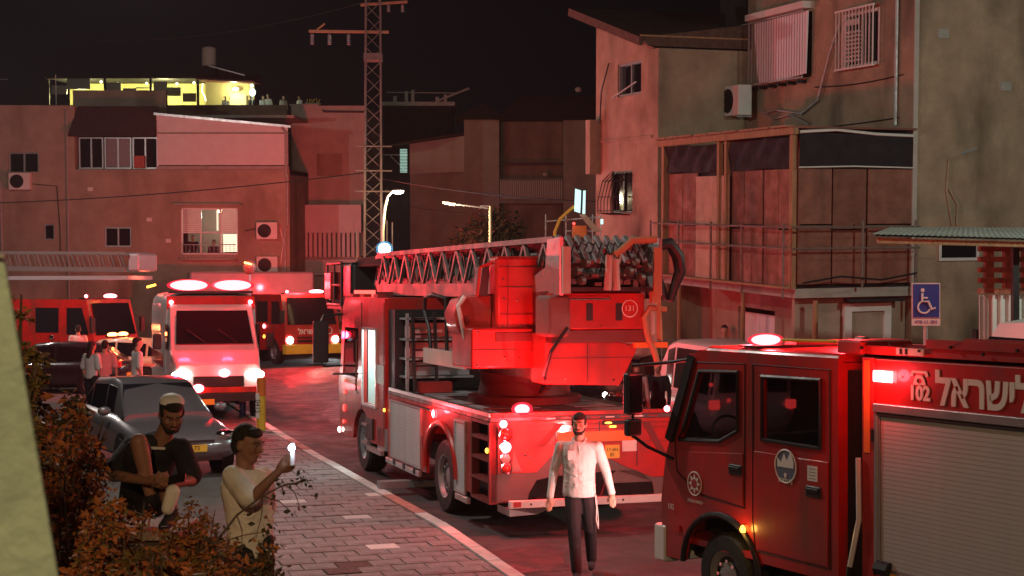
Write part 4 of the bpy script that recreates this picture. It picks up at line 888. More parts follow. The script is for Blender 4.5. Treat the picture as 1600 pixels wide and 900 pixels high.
# shelf rack and steps behind the cab
rk = MB()
for z in (1.7, 1.98, 2.28, 2.6): rk.box(.12, 1.2, 4.55, 4.98, z, z + .03)
rk.box(.12, .16, 4.55, 4.6, 1.49, 2.7); rk.build('equipment_rack', M['grey_panel'], T1)
for z0, z1 in ((1.74, 1.95), (2.02, 2.25), (2.32, 2.55)): MB().box(.2, 1.15, 4.62, 4.96, z0, z1).build('rack_crate', M['cloth_pink'] if z0 > 2 else M['grey_panel'], T1)
MB().box(.25, .75, 4.2, 4.5, 1.5, 1.66).build('orange_box', M['red_dull'], T1)
ld = MB(); ld.bar((.2, 4.35, 1.5), (.2, 4.5, 2.72), .06, .04); ld.bar((.55, 4.35, 1.5), (.55, 4.5, 2.72), .06, .04)
for k_ in range(5): ld.bar((.2, 4.38 + k_ * .03, 1.66 + k_ * .24), (.55, 4.38 + k_ * .03, 1.66 + k_ * .24), .03)
ld.build('deck_ladder', M['dark'], T1)
for y in (2.5, 6.9): lens(T1, (2.5, y, 1.33), .06, M['e_red'], (1, 0, 0), 'side_strobe', M['red']); light('POINT', (2.75, y, 1.38), 90, (1, .035, .05), .07, T1, 'strobe_light')  # unseen far-side strobes added to redden the house wall
# turntable and turret
MB().lathe((1.25, 2.3, 1.49), (0, 0, 1), [(0, .8), (.1, .8), (.12, .66), (.3, .62), (.42, .62)], 32).build('turntable', M['dark_red'], T1, smooth=True)
ct = MB(); ct.plate([(.72, 1.88), (1.75, 1.84), (2.02, 2.36), (.72, 2.52)], .5, ry); cw = ct.build('counterweight', M['red'], T1, bevel=.015)
MB().loft([[(.75, .5, 1.9), (1.75, .5, 1.9), (1.75, 2.9, 1.9), (.75, 2.9, 1.9)], [(.75, .5, 2.5), (1.8, .5, 2.5), (1.8, 2.9, 2.7), (.75, 2.9, 2.7)]]).build('turret_base', M['red_dull'], T1, bevel=.02)
MB().box(.76, 2.0, -.22, .4, 2.57, 3.03).build('turret_box', M['red'], T1, bevel=.02)
MB().box(.74, 2.02, -.2, .38, 2.4, 2.565).build('box_skirt', M['dark_red'], T1, bevel=.01)
for x in (1.2, 1.6): MB().box(x, x + .09, -.228, -.221, 2.68, 2.9).build('vent', M['dark'], T1)
MB().tube([(1.79 + .105 * cos(t * pi / 12), -.226, 2.83 + .105 * sin(t * pi / 12)) for t in range(24)], .008, 4, closed=True).build('emblem_ring', M['letter_white'], T1)
text('131', .1, M['letter_white'], T1, (1.79, -.226, 2.83), REAR, 'emblem_number', ext=.002)
se_ = MB(); se_.box(.66, .97, -.3, .2, 2.48, 3.0); se_.build('padded_seat', mat('seat_vinyl', (.2, .08, .07), .6, bump=.3), T1, bevel=.06, seg=3)
# control pod
MB().box(.26, .93, .55, .85, 2.3, 3.5).build('control_pod', M['red'], T1, bevel=.05, seg=3)
MB().box(-.08, 1.0, .5, 1.4, 2.06, 2.58).build('pod_base', M['red'], T1, bevel=.03, seg=3)
MB().box(.24, .98, .49, .56, 2.4, 2.52).build('pod_band', M['dark_red'], T1, bevel=.005)
pf_ = MB(); pf_.loft([[(.26, .7, 2.4), (.3, 1.2, 2.4), (-.1, 1.5, 2.5), (-.12, .9, 2.5)], [(.26, .7, 2.7), (.3, 1.2, 2.7), (-.16, 1.5, 2.75), (-.2, .9, 2.75)], [(.28, .7, 3.02), (.3, 1.2, 3.0), (-.1, 1.4, 2.95), (-.1, .95, 2.98)]]); pf_.build('pod_fairing', M['red_dull'], T1, bevel=.03)
MB().tube([(-.06, .86, 2.98), (-.15, .86, 2.86), (-.06, .86, 2.45), (-.0, .86, 2.25)], .03, 8).build('pod_rim', M['white_matt'], T1, smooth=True)
MB().box(.02, .22, .8, .84, 2.25, 2.4).build('pod_vent', M['dark_red'], T1, bevel=.02); MB().ell((.02, .86, 2.7), (.1, .04, .13)).build('control_dial', M['dark_red'], T1, smooth=True)
MB().plate([(.08, 3.0), (.2, 2.98), (.22, 3.38), (.13, 3.36)], .3, lambda u, v, w_: (u, .7 + w_, v)).build('pod_screen', M['dark'], T1); MB().tube([(.05, .68, 2.98), (.09, .68, 3.36), (.26, .68, 3.42)], .02, 6).build('screen_frame', M['red'], T1)
for x, z in ((.36, 3.2), (.37, 2.95), (.55, 2.93), (.35, 2.6), (.36, 2.2), (.56, 2.19), (.6, 2.6)): MB().ell((x, .485 if z < 2.56 else .545, z), .014).build('stud', M['chrome'], T1)
MB().box(.12, .9, 1.4, 3.5, 2.1, 2.2).build('platform', M['alu'], T1, bevel=.01); MB().box(.1, .12, 1.4, 3.5, 2.0, 2.22).build('platform_edge', M['orange'] if 0 else M['stucco_pale'], T1)
MB().tube([(.16, 3.3, 2.2), (.16, 3.4, 2.5), (.16, 3.65, 2.75), (.16, 3.6, 2.95), (.16, 3.2, 3.0)], .028, 8).build('handrail', M['dark'], T1, smooth=True)
MB().tube([(.16, 2.45, 2.2), (.16, 2.5, 2.95), (.16, 3.2, 3.0)], .028, 8).build('handrail', M['dark'], T1, smooth=True)
MB().loft([[(.76, .4, 2.5), (2.0, .4, 2.5), (2.0, 2.6, 2.3), (.76, 2.6, 2.3)], [(.76, .0, 3.05), (2.0, .0, 3.05), (2.0, 2.2, 2.98), (.76, 2.2, 2.98)]]).build('turret_frame', M['dark_red'], T1)
M['pulley'] = mat('pulley_metal', (.14, .12, .1), .5, metal=.4)
M['pipe'] = mat('pipe_enamel', (.4, .2, .1), .45, var=.15)
# seams, bolts and grab rails that break up the turret
for z in (2.75, 3.1, 3.36): MB().box(.3, .9, .544, .549, z, z + .008).build('panel_seam', M['dark'], T1)
for x in (.42, .77): MB().box(x, x + .006, .543, .549, 2.6, 3.42).build('panel_seam', M['dark_red'], T1)
MB().box(-.05, .96, .493, .499, 2.3, 2.308).build('panel_seam', M['dark'], T1); MB().box(.5, .507, .493, .499, 2.08, 2.4).build('panel_seam', M['dark'], T1)
for x, z in ((.82, 1.93), (1.0, 1.93), (1.66, 1.92), (.82, 2.44), (1.3, 2.42), (1.86, 2.36), (.0, 2.1), (.95, 2.1), (.0, 2.53)): MB().cyl((x, -.004 if x > .97 or z < 2.08 else .492, z), (0, 1, 0), .014, .012, 8).build('bolt', M['chrome'], T1)
MB().box(1.3, 1.306, -.006, -.001, 1.9, 2.42).build('panel_seam', M['dark'], T1); MB().box(.76, 1.96, -.006, -.001, 2.2, 2.206).build('panel_seam', M['dark'], T1)
MB().tube([(.95, -.24, 2.98), (.95, -.3, 2.95), (1.5, -.3, 2.95), (1.5, -.24, 2.98)], .012, 6).build('grab_rail', M['chrome'], T1)
for x in (.8, 1.4, 1.95): MB().cyl((x, -.224, 2.62), (0, 1, 0), .01, .01, 8).build('bolt', M['chrome'], T1)
MB().tube([(.92, -.3, 2.6), (.7, -.3, 2.3), (.68, -.1, 2.0), (.9, .3, 1.8)], .022, 6).build('hydraulic_hose', M['dark'], T1, smooth=True)
MB().tube([(1.0, .48, 2.5), (1.05, .4, 2.2), (1.0, .6, 1.95), (1.1, 1.2, 1.7)], .02, 6).build('hydraulic_hose', M['dark'], T1, smooth=True)
MB().box(-.012, -.002, 5.5, 5.96, 1.55, 1.85).build('cab_sticker', M['letter_white'], T1); MB().box(-.008, -.002, 7.05, 8.7, 1.42, 1.5).build('reflective_strip', M['orange'], T1)
for y in (5.5, 7.1): MB().box(-.006, .0, y, y + .012, .75, 2.85).build('panel_seam', M['dark'], T1)
MB().tube([(-.03, 7.2, 1.3), (-.07, 7.2, 1.35), (-.07, 7.2, 2.2), (-.03, 7.2, 2.25)], .016, 6).build('grab_rail', M['chrome'], T1)
# ladder sections
LL = MB; zt = 3.72; zb = 3.06
def ladder_side(x, y0, y1, zt_, zb_, n, m, r_=.03, bh=.18):
    s1 = MB(); s1.box(x - .035, x + .035, y0, y1, zb_ - .02, zb_ + bh); s1.build('lower_beam', m, T1)
    s2 = MB(); s2.box(x - .035, x + .035, y0, y1, zt_ - .05, zt_ + .02); s2.build('top_rail', m, T1)
    h_ = (y1 - y0) / n; s3 = MB()
    for i in range(n):
        a = y0 + i * h_; s3.bar((x, a, zb_ + bh), (x, a + h_ / 2, zt_ - .05), r_ * 1.7, r_ * 1.4, (1, 0, 0)); s3.bar((x, a + h_ / 2, zt_ - .05), (x, a + h_, zb_ + bh), r_ * 1.7, r_ * 1.4, (1, 0, 0))
    s3.build('truss', m, T1)
lm = mat('ladder_paint', (.17, .14, .13), .5, metal=.3, var=.15)
for x in (.85, 2.05): ladder_side(x, -.05, 9.4, zt, 2.98, 12, lm)
for x in (.97, 1.93): ladder_side(x, -.1, 10.0, zt - .03, 3.1, 17, lm, .022, .1)
for x in (1.08, 1.82): ladder_side(x, -.1, 10.6, zt - .06, 3.16, 21, lm, .02, .08)
for x in (1.18, 1.72): ladder_side(x, -.1, 11.0, zt - .1, 3.22, 25, lm, .018, .06)
rg = MB()
for k_ in range(34): rg.bar((1.18, .05 + k_ * .32, 3.27), (1.72, .05 + k_ * .32, 3.27), .03)
rg.build('rungs', lm, T1)
MB().plate([(-.42, 3.0), (.7, 3.0), (.5, 3.25), (.1, 3.35), (.02, 3.7), (-.42, 3.72)], .05, lambda u, v, w_: (.8 + w_ - .03, u, v)).build('end_plate', M['alu'], T1)
MB().plate([(-.42, 3.0), (.7, 3.0), (.5, 3.25), (.1, 3.35), (.02, 3.7), (-.42, 3.72)], .05, lambda u, v, w_: (2.1 + w_, u, v)).build('end_plate', M['alu'], T1)
MB().box(.8, .9, -.47, -.425, 3.02, 3.6).build('end_flange', M['stucco_pale'], T1); MB().box(2.02, 2.12, -.47, -.425, 3.02, 3.6).build('end_flange', M['pipe'], T1)
# ladder rear: cross beams, pulleys, cylinders, hoses
hy = MB()
for i in range(9): hy.bar((.9 + i * .13, -.4 + .02 * (i % 3), 3.42), (.86 + i * .13, -.1, 3.74), .06, .05)
hy.build('ram_guides', M['steel'], T1)
xs2 = MB(); xs2.box(.88, 2.05, -.42, -.36, 3.05, 3.1); xs2.box(.9, 2.0, -.3, -.24, 3.2, 3.24); xs2.box(.9, 2.0, -.25, -.2, 3.34, 3.4); xs2.build('cross_beam', M['dark'], T1)
for x, z in ((1.0, 3.3), (1.06, 3.18), (1.12, 3.4), (1.7, 3.3), (1.78, 3.42), (1.86, 3.22), (1.95, 3.35)):
    MB().cyl((x, -.42, z), (1, .4, 0), .055, .07, 16).build('pulley', M['pulley'], T1)
cy2 = MB(); cy2.tube([(1.4, -.44, 3.06), (1.42, -.44, 3.5)], .05, 10); cy2.tube([(1.52, -.44, 3.06), (1.5, -.44, 3.45)], .05, 10); cy2.build('hydraulic_ram', M['stucco_pale'], T1, smooth=True)
MB().tube([(1.48, -.46, 3.5), (1.58, -.46, 3.56), (1.72, -.46, 3.68), (2.05, -.46, 3.7)], .045, 10).build('water_pipe', M['pipe'], T1, smooth=True)
for i in range(12):
    x = .92 + i * .09; MB().tube([(x, -.4, 3.5 + .05 * sin(i)), (x + .05, -.42, 3.66), (x + .12, -.4, 3.6 - .04 * cos(i * 2))], .012, 5).build('hydraulic_hose', M['dark'], T1)
rnd2 = random.Random(3)
for i in range(9): x = rnd2.uniform(.93, 1.98); z = rnd2.uniform(3.1, 3.62); MB().box(x, x + rnd2.uniform(.03, .1), -.4 - .001 * i, -.33, z, z + rnd2.uniform(.02, .07)).build('valve_block', M['pulley'], T1)
MB().box(2.0, 2.12, -.44, -.36, 2.9, 3.05).build('side_post', M['pipe'], T1)
MB().tube([(2.15, -.2, 3.62), (2.35, -.2, 3.66), (2.47, -.2, 3.5), (2.5, -.2, 3.3), (2.42, -.2, 3.1), (2.36, -.2, 2.92)], [.07, .08, .085, .08, .06, .05], 10).build('hose_loop', M['dark'], T1, smooth=True)
MB().tube([(2.2, -.15, 3.6), (2.2, -.15, 3.2), (2.3, -.15, 2.95)], .07, 10).build('hose_loop', M['dark'], T1, smooth=True); MB().box(2.1, 2.3, -.1, .3, 2.95, 3.65).build('hose_reel', M['void'], T1, bevel=.04)
MB().tube([(2.28, -.25, 2.82), (2.05, -.25, 2.84), (1.98, -.25, 2.72), (2.02, -.25, 2.5), (2.12, -.25, 2.28), (2.17, -.25, 2.1)], .04, 10).build('water_pipe', M['pipe'], T1, smooth=True)
MB().tube([(2.1, -.22, 2.8), (2.1, -.22, 2.5)], .035, 8).build('water_pipe', M['stucco_pale'], T1, smooth=True); MB().tube([(2.2, -.22, 2.8), (2.22, -.22, 2.42)], .03, 8).build('water_pipe', M['pipe'], T1, smooth=True)
MB().box(1.86, 2.32, -.22, -.16, 2.33, 2.4).build('marker_bar', M['orange'], T1)
MB().tube([(2.16, -.3, 3.2), (2.16, -.3, 2.45)], .03, 8).build('side_post', M['wood'], T1)
# rescue cage at the front
bk = MB(); 
for z in (2.75, 3.15, 3.6): bk.tube([(.7, 12.0, z), (.7, 13.4, z), (2.2, 13.4, z), (2.2, 12.0, z)], .03, 6)
for p in ((.7, 12.0), (.7, 12.7), (.7, 13.4), (1.45, 13.4), (2.2, 13.4), (2.2, 12.0)): bk.tube([(*p, 2.72), (*p, 3.62)], .025, 6)
bk.build('cage_rail', M['dark'], T1); MB().box(.7, 2.2, 12.0, 13.4, 2.66, 2.72).build('cage_floor', M['dark'], T1)
MB().box(.72, 2.18, 11.2, 12.2, 2.85, 3.6).build('cage_body', M['dark'], T1, bevel=.1, seg=3)
MB().box(.66, .9, 12.9, 13.5, 2.85, 3.42).build('cage_panel', M['red'], T1, bevel=.03)
MB().loft([[(.8, 9.2, 3.5), (2.1, 9.2, 3.5), (2.1, 12, 3.5), (.8, 12, 3.5)], [(1.0, 9.3, 3.72), (1.9, 9.3, 3.72), (1.9, 11.6, 3.7), (1.0, 11.6, 3.7)]]).build('cage_cover', M['void'], T1, bevel=.08, seg=3)
MB().ell((.7, 13.2, 3.1), (.05, .1, .06)).build('cage_lamp', M['e_red_lo'], T1)

# ------------------------------------------------------------ T2 nearest truck at right
T2 = thing('rescue_truck', 'red fire truck with a crew cab and grey roller shutter nearest the camera at right', 'fire truck', (2.87, 12.2, 0), 28.2)
WD = 2.15
def cabout(): return [(.3, .62)] + [(.3, .62), (1.32, .62)][1:] + [(1.32 + .02, .62)] + [(1.95 - .6 * cos(pi * i / 12), .45 + .52 * sin(pi * i / 12)) for i in range(1, 12)] + [(2.56, .45), (2.92, .45), (2.94, 1.0), (2.86, 1.45), (2.78, 1.62), (2.46, 2.38), (2.3, 2.5), (.3, 2.5)]
wins = [[(2.62, 1.62), (2.55, 1.72), (2.28, 2.3), (1.68, 2.32), (1.68, 1.78), (1.95, 1.66)], [(.52, 1.73), (1.32, 1.73), (1.32, 2.3), (.52, 2.31)]]
c = MB(); c.plate(cabout(), .05, sx, wins); c.build('cab_side', M['red'], T2, bevel=.0)
c = MB(); c.plate(cabout(), .05, lambda u, v, w_: (WD - w_, u, v), wins); c.build('cab_side', M['red'], T2)
c = MB(); c.loft([[(.0, .3, 2.46), (WD, .3, 2.46), (WD, 2.34, 2.46), (.0, 2.34, 2.46)], [(.05, .32, 2.54), (WD - .05, .32, 2.54), (WD - .05, 2.2, 2.54), (.05, 2.2, 2.54)]]); c.build('cab_roof', M['red'], T2, bevel=.03)
c = MB(); c.box(.05, WD - .05, .3, .35, .62, 1.6); c.box(.05, WD - .05, .3, .35, 1.6, 1.75); c.box(.05, .4, .3, .35, 1.75, 2.46); c.box(WD - .4, WD - .05, .3, .35, 1.75, 2.46); c.box(.05, WD - .05, .35, 2.8, .62, .68)
c.loft([[(.05, 2.86, .5), (WD - .05, 2.86, .5), (WD - .05, 2.92, .5), (.05, 2.92, .5)], [(.05, 2.76, 1.6), (WD - .05, 2.76, 1.6), (WD - .05, 2.82, 1.6), (.05, 2.82, 1.6)]]); c.build('cab_body', M['red'], T2)
c = MB(); c.loft([[(.06, 2.74, 1.62), (WD - .06, 2.74, 1.62), (WD - .06, 2.76, 1.62), (.06, 2.76, 1.62)], [(.1, 2.4, 2.42), (WD - .1, 2.4, 2.42), (WD - .1, 2.42, 2.42), (.1, 2.42, 2.42)]]); c.build('windscreen', M['glass'], T2)
c = MB(); c.bar((.0, 2.77, 1.6), (.02, 2.4, 2.44), .09, .1); c.build('windscreen_pillar', M['dark'], T2)
for i, wv in enumerate(wins):
    MB().plate(wv, .008, lambda u, v, w_: (.02 + w_, u, v)).build('side_window', M['clear_glass'], T2); MB().plate(wv, .008, lambda u, v, w_: (WD - .03 + w_, u, v)).build('side_window', M['clear_glass'], T2)
    pts = [(-.006, u, v) for u, v in wv]; MB().tube(pts, .022, 6, closed=True).build('window_rubber', M['dark'], T2, smooth=True)
# doors as proud skins with gaps
def gapline(pts, name='door_gap', x=-.002, r_=.007): MB().tube([(x, u, v) for u, v in pts], r_, 5, closed=True).build(name, M['dark'], T2)
gapline([(.4, .72), (1.42, .72), (1.46, 1.0), (1.46, 2.4), (.4, 2.4)]); gapline([(1.58, 1.08), (2.3, 1.12), (2.66, 1.3), (2.7, 1.6), (2.34, 2.38), (1.58, 2.4)])
dp = MB(); dp.plate([(.42, .74), (1.4, .74), (1.44, 1.0), (1.44, 1.62), (.42, 1.62)], .012, lambda u, v, w_: (-.014 + w_, u, v)); dp.build('rear_door', M['red'], T2, bevel=.008)
dp = MB(); dp.plate([(1.6, 1.1), (2.28, 1.14), (2.63, 1.32), (2.66, 1.5), (1.6, 1.58)], .012, lambda u, v, w_: (-.014 + w_, u, v)); dp.build('front_door', M['red'], T2, bevel=.008)
for y, z in ((.6, 1.35), (1.7, 1.42)):
    MB().box(-.03, .0, y - .1, y + .1, z - .05, z + .05).build('handle_recess', M['dark'], T2, bevel=.02); MB().box(-.045, -.03, y - .08, y + .08, z + .0, z + .03).build('door_handle', M['dark'], T2, bevel=.006)
# emblems
def emblem(y, z, r_, inner, txt=None):
    d = MB().lathe((-.016, y, z), (-1, 0, 0), [(0, r_), (.004, r_), (.005, r_ * .99)], 28).build('emblem', inner, T2)
    MB().tube([(-.022, y + r_ * .93 * cos(t * pi / 14), z + r_ * .93 * sin(t * pi / 14)) for t in range(28)], r_ * .05, 5, closed=True).build('emblem_ring', M['letter_white'], d)
    return d
dm = mat('emblem_blue_grey', (.12, .14, .2), .5)
e1 = emblem(.97, 1.53, .155, dm)
MB().plate([(.86, 1.52), (1.08, 1.52), (1.08, 1.6), (1.03, 1.56), (.99, 1.64), (.95, 1.58), (.9, 1.66), (.86, 1.58)], .004, lambda u, v, w_: (-.026 + w_, u, v)).build('emblem_skyline', M['letter_white'], e1)
MB().plate([(.985, 1.47), (.955, 1.47), (.955, 1.44), (.97, 1.425), (.985, 1.44)], .004, lambda u, v, w_: (-.026 + w_, u, v)).build('emblem_shield', M['letter_white'], e1)
text('מרחב דן', .055, M['letter_white'], T2, (-.024, .97, 1.405), SIDE, 'emblem_lettering', bold=.001, ext=.001)
e2 = emblem(2.34, 1.22, .12, M['red_dull'])
star = [(2.34 + (.05 if k_ % 2 else .095) * sin(k_ * pi / 8), 1.22 + (.05 if k_ % 2 else .095) * cos(k_ * pi / 8)) for k_ in range(16)]
MB().plate(star, .003, lambda u, v, w_: (-.026 + w_, u, v)).build('emblem_star', M['white_matt'], e2); MB().cyl((-.027, 2.34, 1.22), (1, 0, 0), .045, .004, 16).build('emblem_core', M['red_dull'], e2)
text('כבאות והצלה'[::-1], .045, M['white_matt'], T2, (-.018, 2.34, 1.05), SIDE, 'emblem_lettering', ext=.001)
text('102', .075, M['white_matt'], T2, (-.022, 2.74, .95), SIDE, 'cab_number', ext=.001)
lb = MB().box(-.018, -.013, .55, .68, 1.44, 1.57).build('notice_sticker', M['white_matt'], T2)
for k_ in range(4): MB().box(-.0195, -.0185, .57, .66, 1.46 + k_ * .027, 1.464 + k_ * .027).build('printed_line', M['dark'], lb)
# lamps
lens(T2, (-.01, 1.58, .89), .04, M['e_amber'], (-1, 0, 0), 'side_marker', M['dark']); light('POINT', (-.12, 1.58, .89), 1.5, (1, .5, .08), .04, T2)
MB().box(-.02, 0, 2.6, 2.68, .72, .78).build('side_reflector', bpy.data.materials['red_reflector'], T2)
# wheel, arch, bumper
MB().tube([(-.01, 1.95 - .6 * cos(pi * i / 14), .45 + .52 * sin(pi * i / 14)) for i in range(15)], .03, 8).build('arch_trim', M['dark'], T2, smooth=True)
MB().box(.35, .4, 1.3, 2.6, .3, 1.1).build('wheel_housing', M['void'], T2); wheel(T2, .16, 1.95, .4, .24); wheel(T2, WD - .16, 1.95, .4, .24, 1); wheel(T2, .2, -2.2, .4, .4, dual=True); wheel(T2, WD - .2, -2.2, .4, .4, 1, dual=True)
MB().box(-.02, WD + .02, 2.85, 3.05, .38, .75).build('front_bumper', M['white'], T2, bevel=.03); MB().box(.3, 1.85, -4, 2.8, .45, .6).build('chassis', M['dark'], T2)
MB().box(-.03, .2, .35, 1.3, .42, .5).build('cab_step', M['alu'], T2)
for x in (.25, WD - .25): lens(T2, (x, 2.94, .95), .1, M['e_white'], (0, 1, 0), 'headlamp', M['chrome'])
for x in (.25, WD - .25): light('SPOT', (x, 3.1, .95), 60, (1, .95, .85), .06, T2, 'headlamp_light', (R(88), 0, 0), 80)
for x in (.5, WD - .5): lens(T2, (x, 2.9, 1.25), .06, M['e_red'], (0, 1, 0), 'grille_strobe'); 
light('POINT', (.45, 3.15, 1.3), 120, (1, .035, .045), .08, T2, 'strobe_light'); light('POINT', (WD - .3, 3.15, 1.3), 45, (1, .035, .045), .08, T2, 'strobe_light')  # grille strobes added on the unseen front to redden the walking man
# mirrors
mi = MB(); mi.box(-.32, -.14, 3.05, 3.16, 1.83, 2.25); mi.build('mirror', M['dark'], T2, bevel=.03, seg=3); MB().box(-.3, -.16, 3.035, 3.052, 1.86, 2.22).build('mirror_glass', M['glass_dark'], T2)
mi = MB(); mi.box(-.32, -.15, 3.04, 3.14, 1.62, 1.79); mi.build('mirror', M['dark'], T2, bevel=.025, seg=3)
am_ = MB(); am_.tube([(.06, 2.35, 2.42), (-.05, 2.75, 2.36), (-.23, 3.1, 2.32), (-.23, 3.1, 2.2)], .018, 6); am_.tube([(-.02, 2.7, 1.42), (-.15, 2.95, 1.52), (-.23, 3.1, 1.62)], .018, 6); am_.tube([(-.23, 3.1, 1.6), (-.23, 3.1, 2.3)], .015, 6); am_.build('mirror_arm', M['dark'], T2)
MB().ell((.0, 2.84, 1.9), .03).build('corner_lamp', M['e_red'], T2)
# interior: seats, wheel, crew bench
it = MB(); it.box(.2, .7, 1.5, 1.65, .9, 1.75); it.box(1.4, 1.95, 1.5, 1.65, .9, 1.75); it.box(.2, 1.95, .5, .6, .9, 1.85); it.box(.05, 2.1, 2.55, 2.75, 1.2, 1.62); it.build('seats', M['dark'], T2, bevel=.03)
MB().tube([(.45 + .2 * cos(t * pi / 8), 2.42 + .06 * sin(t * pi / 8), 1.68 + .16 * sin(t * pi / 8)) for t in range(16)], .016, 6, closed=True).build('steering_wheel', M['dark'], T2, smooth=True)
it = MB(); it.box(1.5, 1.9, .9, 1.0, 1.75, 2.1); it.box(.9, 1.1, .42, .5, 1.8, 2.2); it.build('helmet_rack', M['white_matt'], T2, bevel=.03)
# roof light bar on the cab
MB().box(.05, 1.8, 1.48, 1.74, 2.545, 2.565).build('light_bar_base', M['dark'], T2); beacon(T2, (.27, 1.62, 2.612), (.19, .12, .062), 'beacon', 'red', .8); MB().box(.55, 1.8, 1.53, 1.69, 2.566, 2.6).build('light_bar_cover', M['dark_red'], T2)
light('POINT', (.3, 1.85, 2.72), 260, (1, .035, .045), .12, T2, 'beacon_light'); light('POINT', (1.1, 1.45, 2.9), 150, (1, .035, .045), .12, T2, 'beacon_light')
# body box
bx = MB(); bx.plate([(-4.6, .7), (0, .7), (0, 2.52), (-4.6, 2.52)], .05, sx, [rect(-2.9, -.2, .82, 2.1)]); bx.box(.05, WD, -.05, 0, .7, 2.52); bx.box(.05, WD, -4.6, -.05, 2.47, 2.52); bx.box(WD - .05, WD, -4.6, -.05, .7, 2.46); bx.box(.05, WD - .05, -4.6, -.05, .7, .76)
bx.build('body_box', M['red'], T2, bevel=.012)
MB().box(-.012, .04, -.14, -.005, .7, 2.525).build('corner_post', M['red_dull'], T2, bevel=.006)
MB().box(-.016, -.013, -.1, -.03, 1.75, 2.5).build('reflective_strip', M['orange'], T2)
shutter(-2.88, -.22, .84, 2.06, par=T2, x=.0, pitch=.035, fm=M['alu']); MB().box(-.04, -.0, -2.95, -.16, 2.09, 2.16).build('shutter_rail', M['alu'], T2, bevel=.008); MB().box(-.03, .02, -2.9, -.2, 2.062, 2.088).build('shutter_seal', M['dark'], T2)
MB().box(-.03, .0, -.19, -.165, .82, 2.08).build('shutter_guide', M['alu'], T2); MB().box(-.035, -.005, -.16, -.13, 1.85, 1.95).build('latch', M['dark'], T2)
mk_ = MB(); mk_.tube([(-.02, y, .84) for y in (-.2, -.35)], .06, 8); mk_.build('hand_grip', M['dark'], T2, smooth=True)
MB().box(-.03, -.0, -2.9, -.3, .76, .81).build('shutter_bar', M['yellow'], T2)
stl = MB().box(-.03, -.012, -.37, -.15, 2.335, 2.425).build('side_strobe', M['e_red_hot'], T2, bevel=.03, seg=3); light('POINT', (-.2, -.26, 2.38), 14, (1, .035, .045), .05, T2); MB().ell((-.015, -.45, 2.385), .008).build('indicator', M['e_red_lo'], T2)
text('102', .155, M['letter_white'], T2, (-.004, -.655, 2.265), SIDE, 'phone_number', bold=.006)
text('לארשיל', .335, M['letter_white'], T2, (-.004, -.83, 2.3), SIDE, 'lettering', bold=.009, align='LEFT', sx=.92)
ph = MB(); ph.plate([(-.655 - .07, 2.335), (-.655 + .07, 2.335), (-.655 + .055, 2.38), (-.655 + .03, 2.41), (-.655 - .03, 2.41), (-.655 - .055, 2.38)], .004, lambda u, v, w_: (-.004 + w_ - .004, u, v), [[(-.655 + .03 * cos(t * pi / 6), 2.365 + .02 * sin(t * pi / 6)) for t in range(12)]])
ph.plate([(-.655 - .1, 2.405), (-.655 - .07, 2.4), (-.655 - .06, 2.425), (-.655 + .06, 2.425), (-.655 + .07, 2.4), (-.655 + .1, 2.405), (-.655 + .08, 2.445), (-.655 - .08, 2.445)], .004, lambda u, v, w_: (-.008 + w_, u, v)); ph.build('telephone_symbol', M['letter_white'], T2)
light('POINT', (WD + .2, -1.2, 2.45), 90, (1, .03, .04), .07, T2, 'added_side_light'); MB().box(WD, WD + .03, -1.35, -1.1, 2.35, 2.44).build('side_strobe', M['e_red'], T2)  # unseen strobe added to turn the van roof red
# hose and pole between cab and box
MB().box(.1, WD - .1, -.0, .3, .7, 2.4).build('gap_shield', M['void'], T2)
MB().tube([(-.03, .02, 1.7), (-.04, .0, 1.2), (-.05, .1, .8)], .022, 8).build('reflective_pole', M['white'], T2, smooth=True); MB().tube([(-.05, .1, .8), (-.05, .12, .68)], .024, 8).build('pole_foot', M['dark'], T2)
# roof ladder
rl = MB()
for x in (.02, .42): rl.box(x, x + .05, -3.5, .12, 2.55, 2.62)
for k_ in range(13): rl.box(.07, .42, -3.4 + k_ * .27, -3.36 + k_ * .27, 2.57, 2.6)
rl.build('roof_ladder', M['red_dull'], T2); rl = MB()
for x in (.0, .4): rl.box(x, x + .05, -3.5, -.72, 2.623, 2.69)
rl.build('roof_ladder', M['red_dull'], T2)
MB().box(-.01, .0, -.7, -.4, 2.56, 2.615).build('ladder_label', M['letter_white'], T2)
for y in (-.47, -.53): MB().box(-.013, -.011, y, y + .03, 2.565, 2.61).build('printed_line', M['dark'], T2)
for k_ in range(8): MB().cyl((-.012, .0 - k_ * .33, 2.6 + .04 * (k_ % 2)), (1, 0, 0), .012, .02, 8).build('bolt', M['dark'], T2)
MB().box(-.02, .55, .0, .3, 2.545, 2.66).build('ladder_cradle', M['red_dull'], T2, bevel=.02); MB().cyl((.3, .35, 2.62), (0, 1, 0), .06, .1).build('end_cap', M['galv'], T2)
MB().tube([(.05, 1.1, 2.63), (.05, .35, 2.64)], .015, 6).build('roof_rail', M['yellow'], T2)
MB().box(.1, 2, -4, .1, 2.525, 2.545).build('roof_deck', M['dark'], T2)

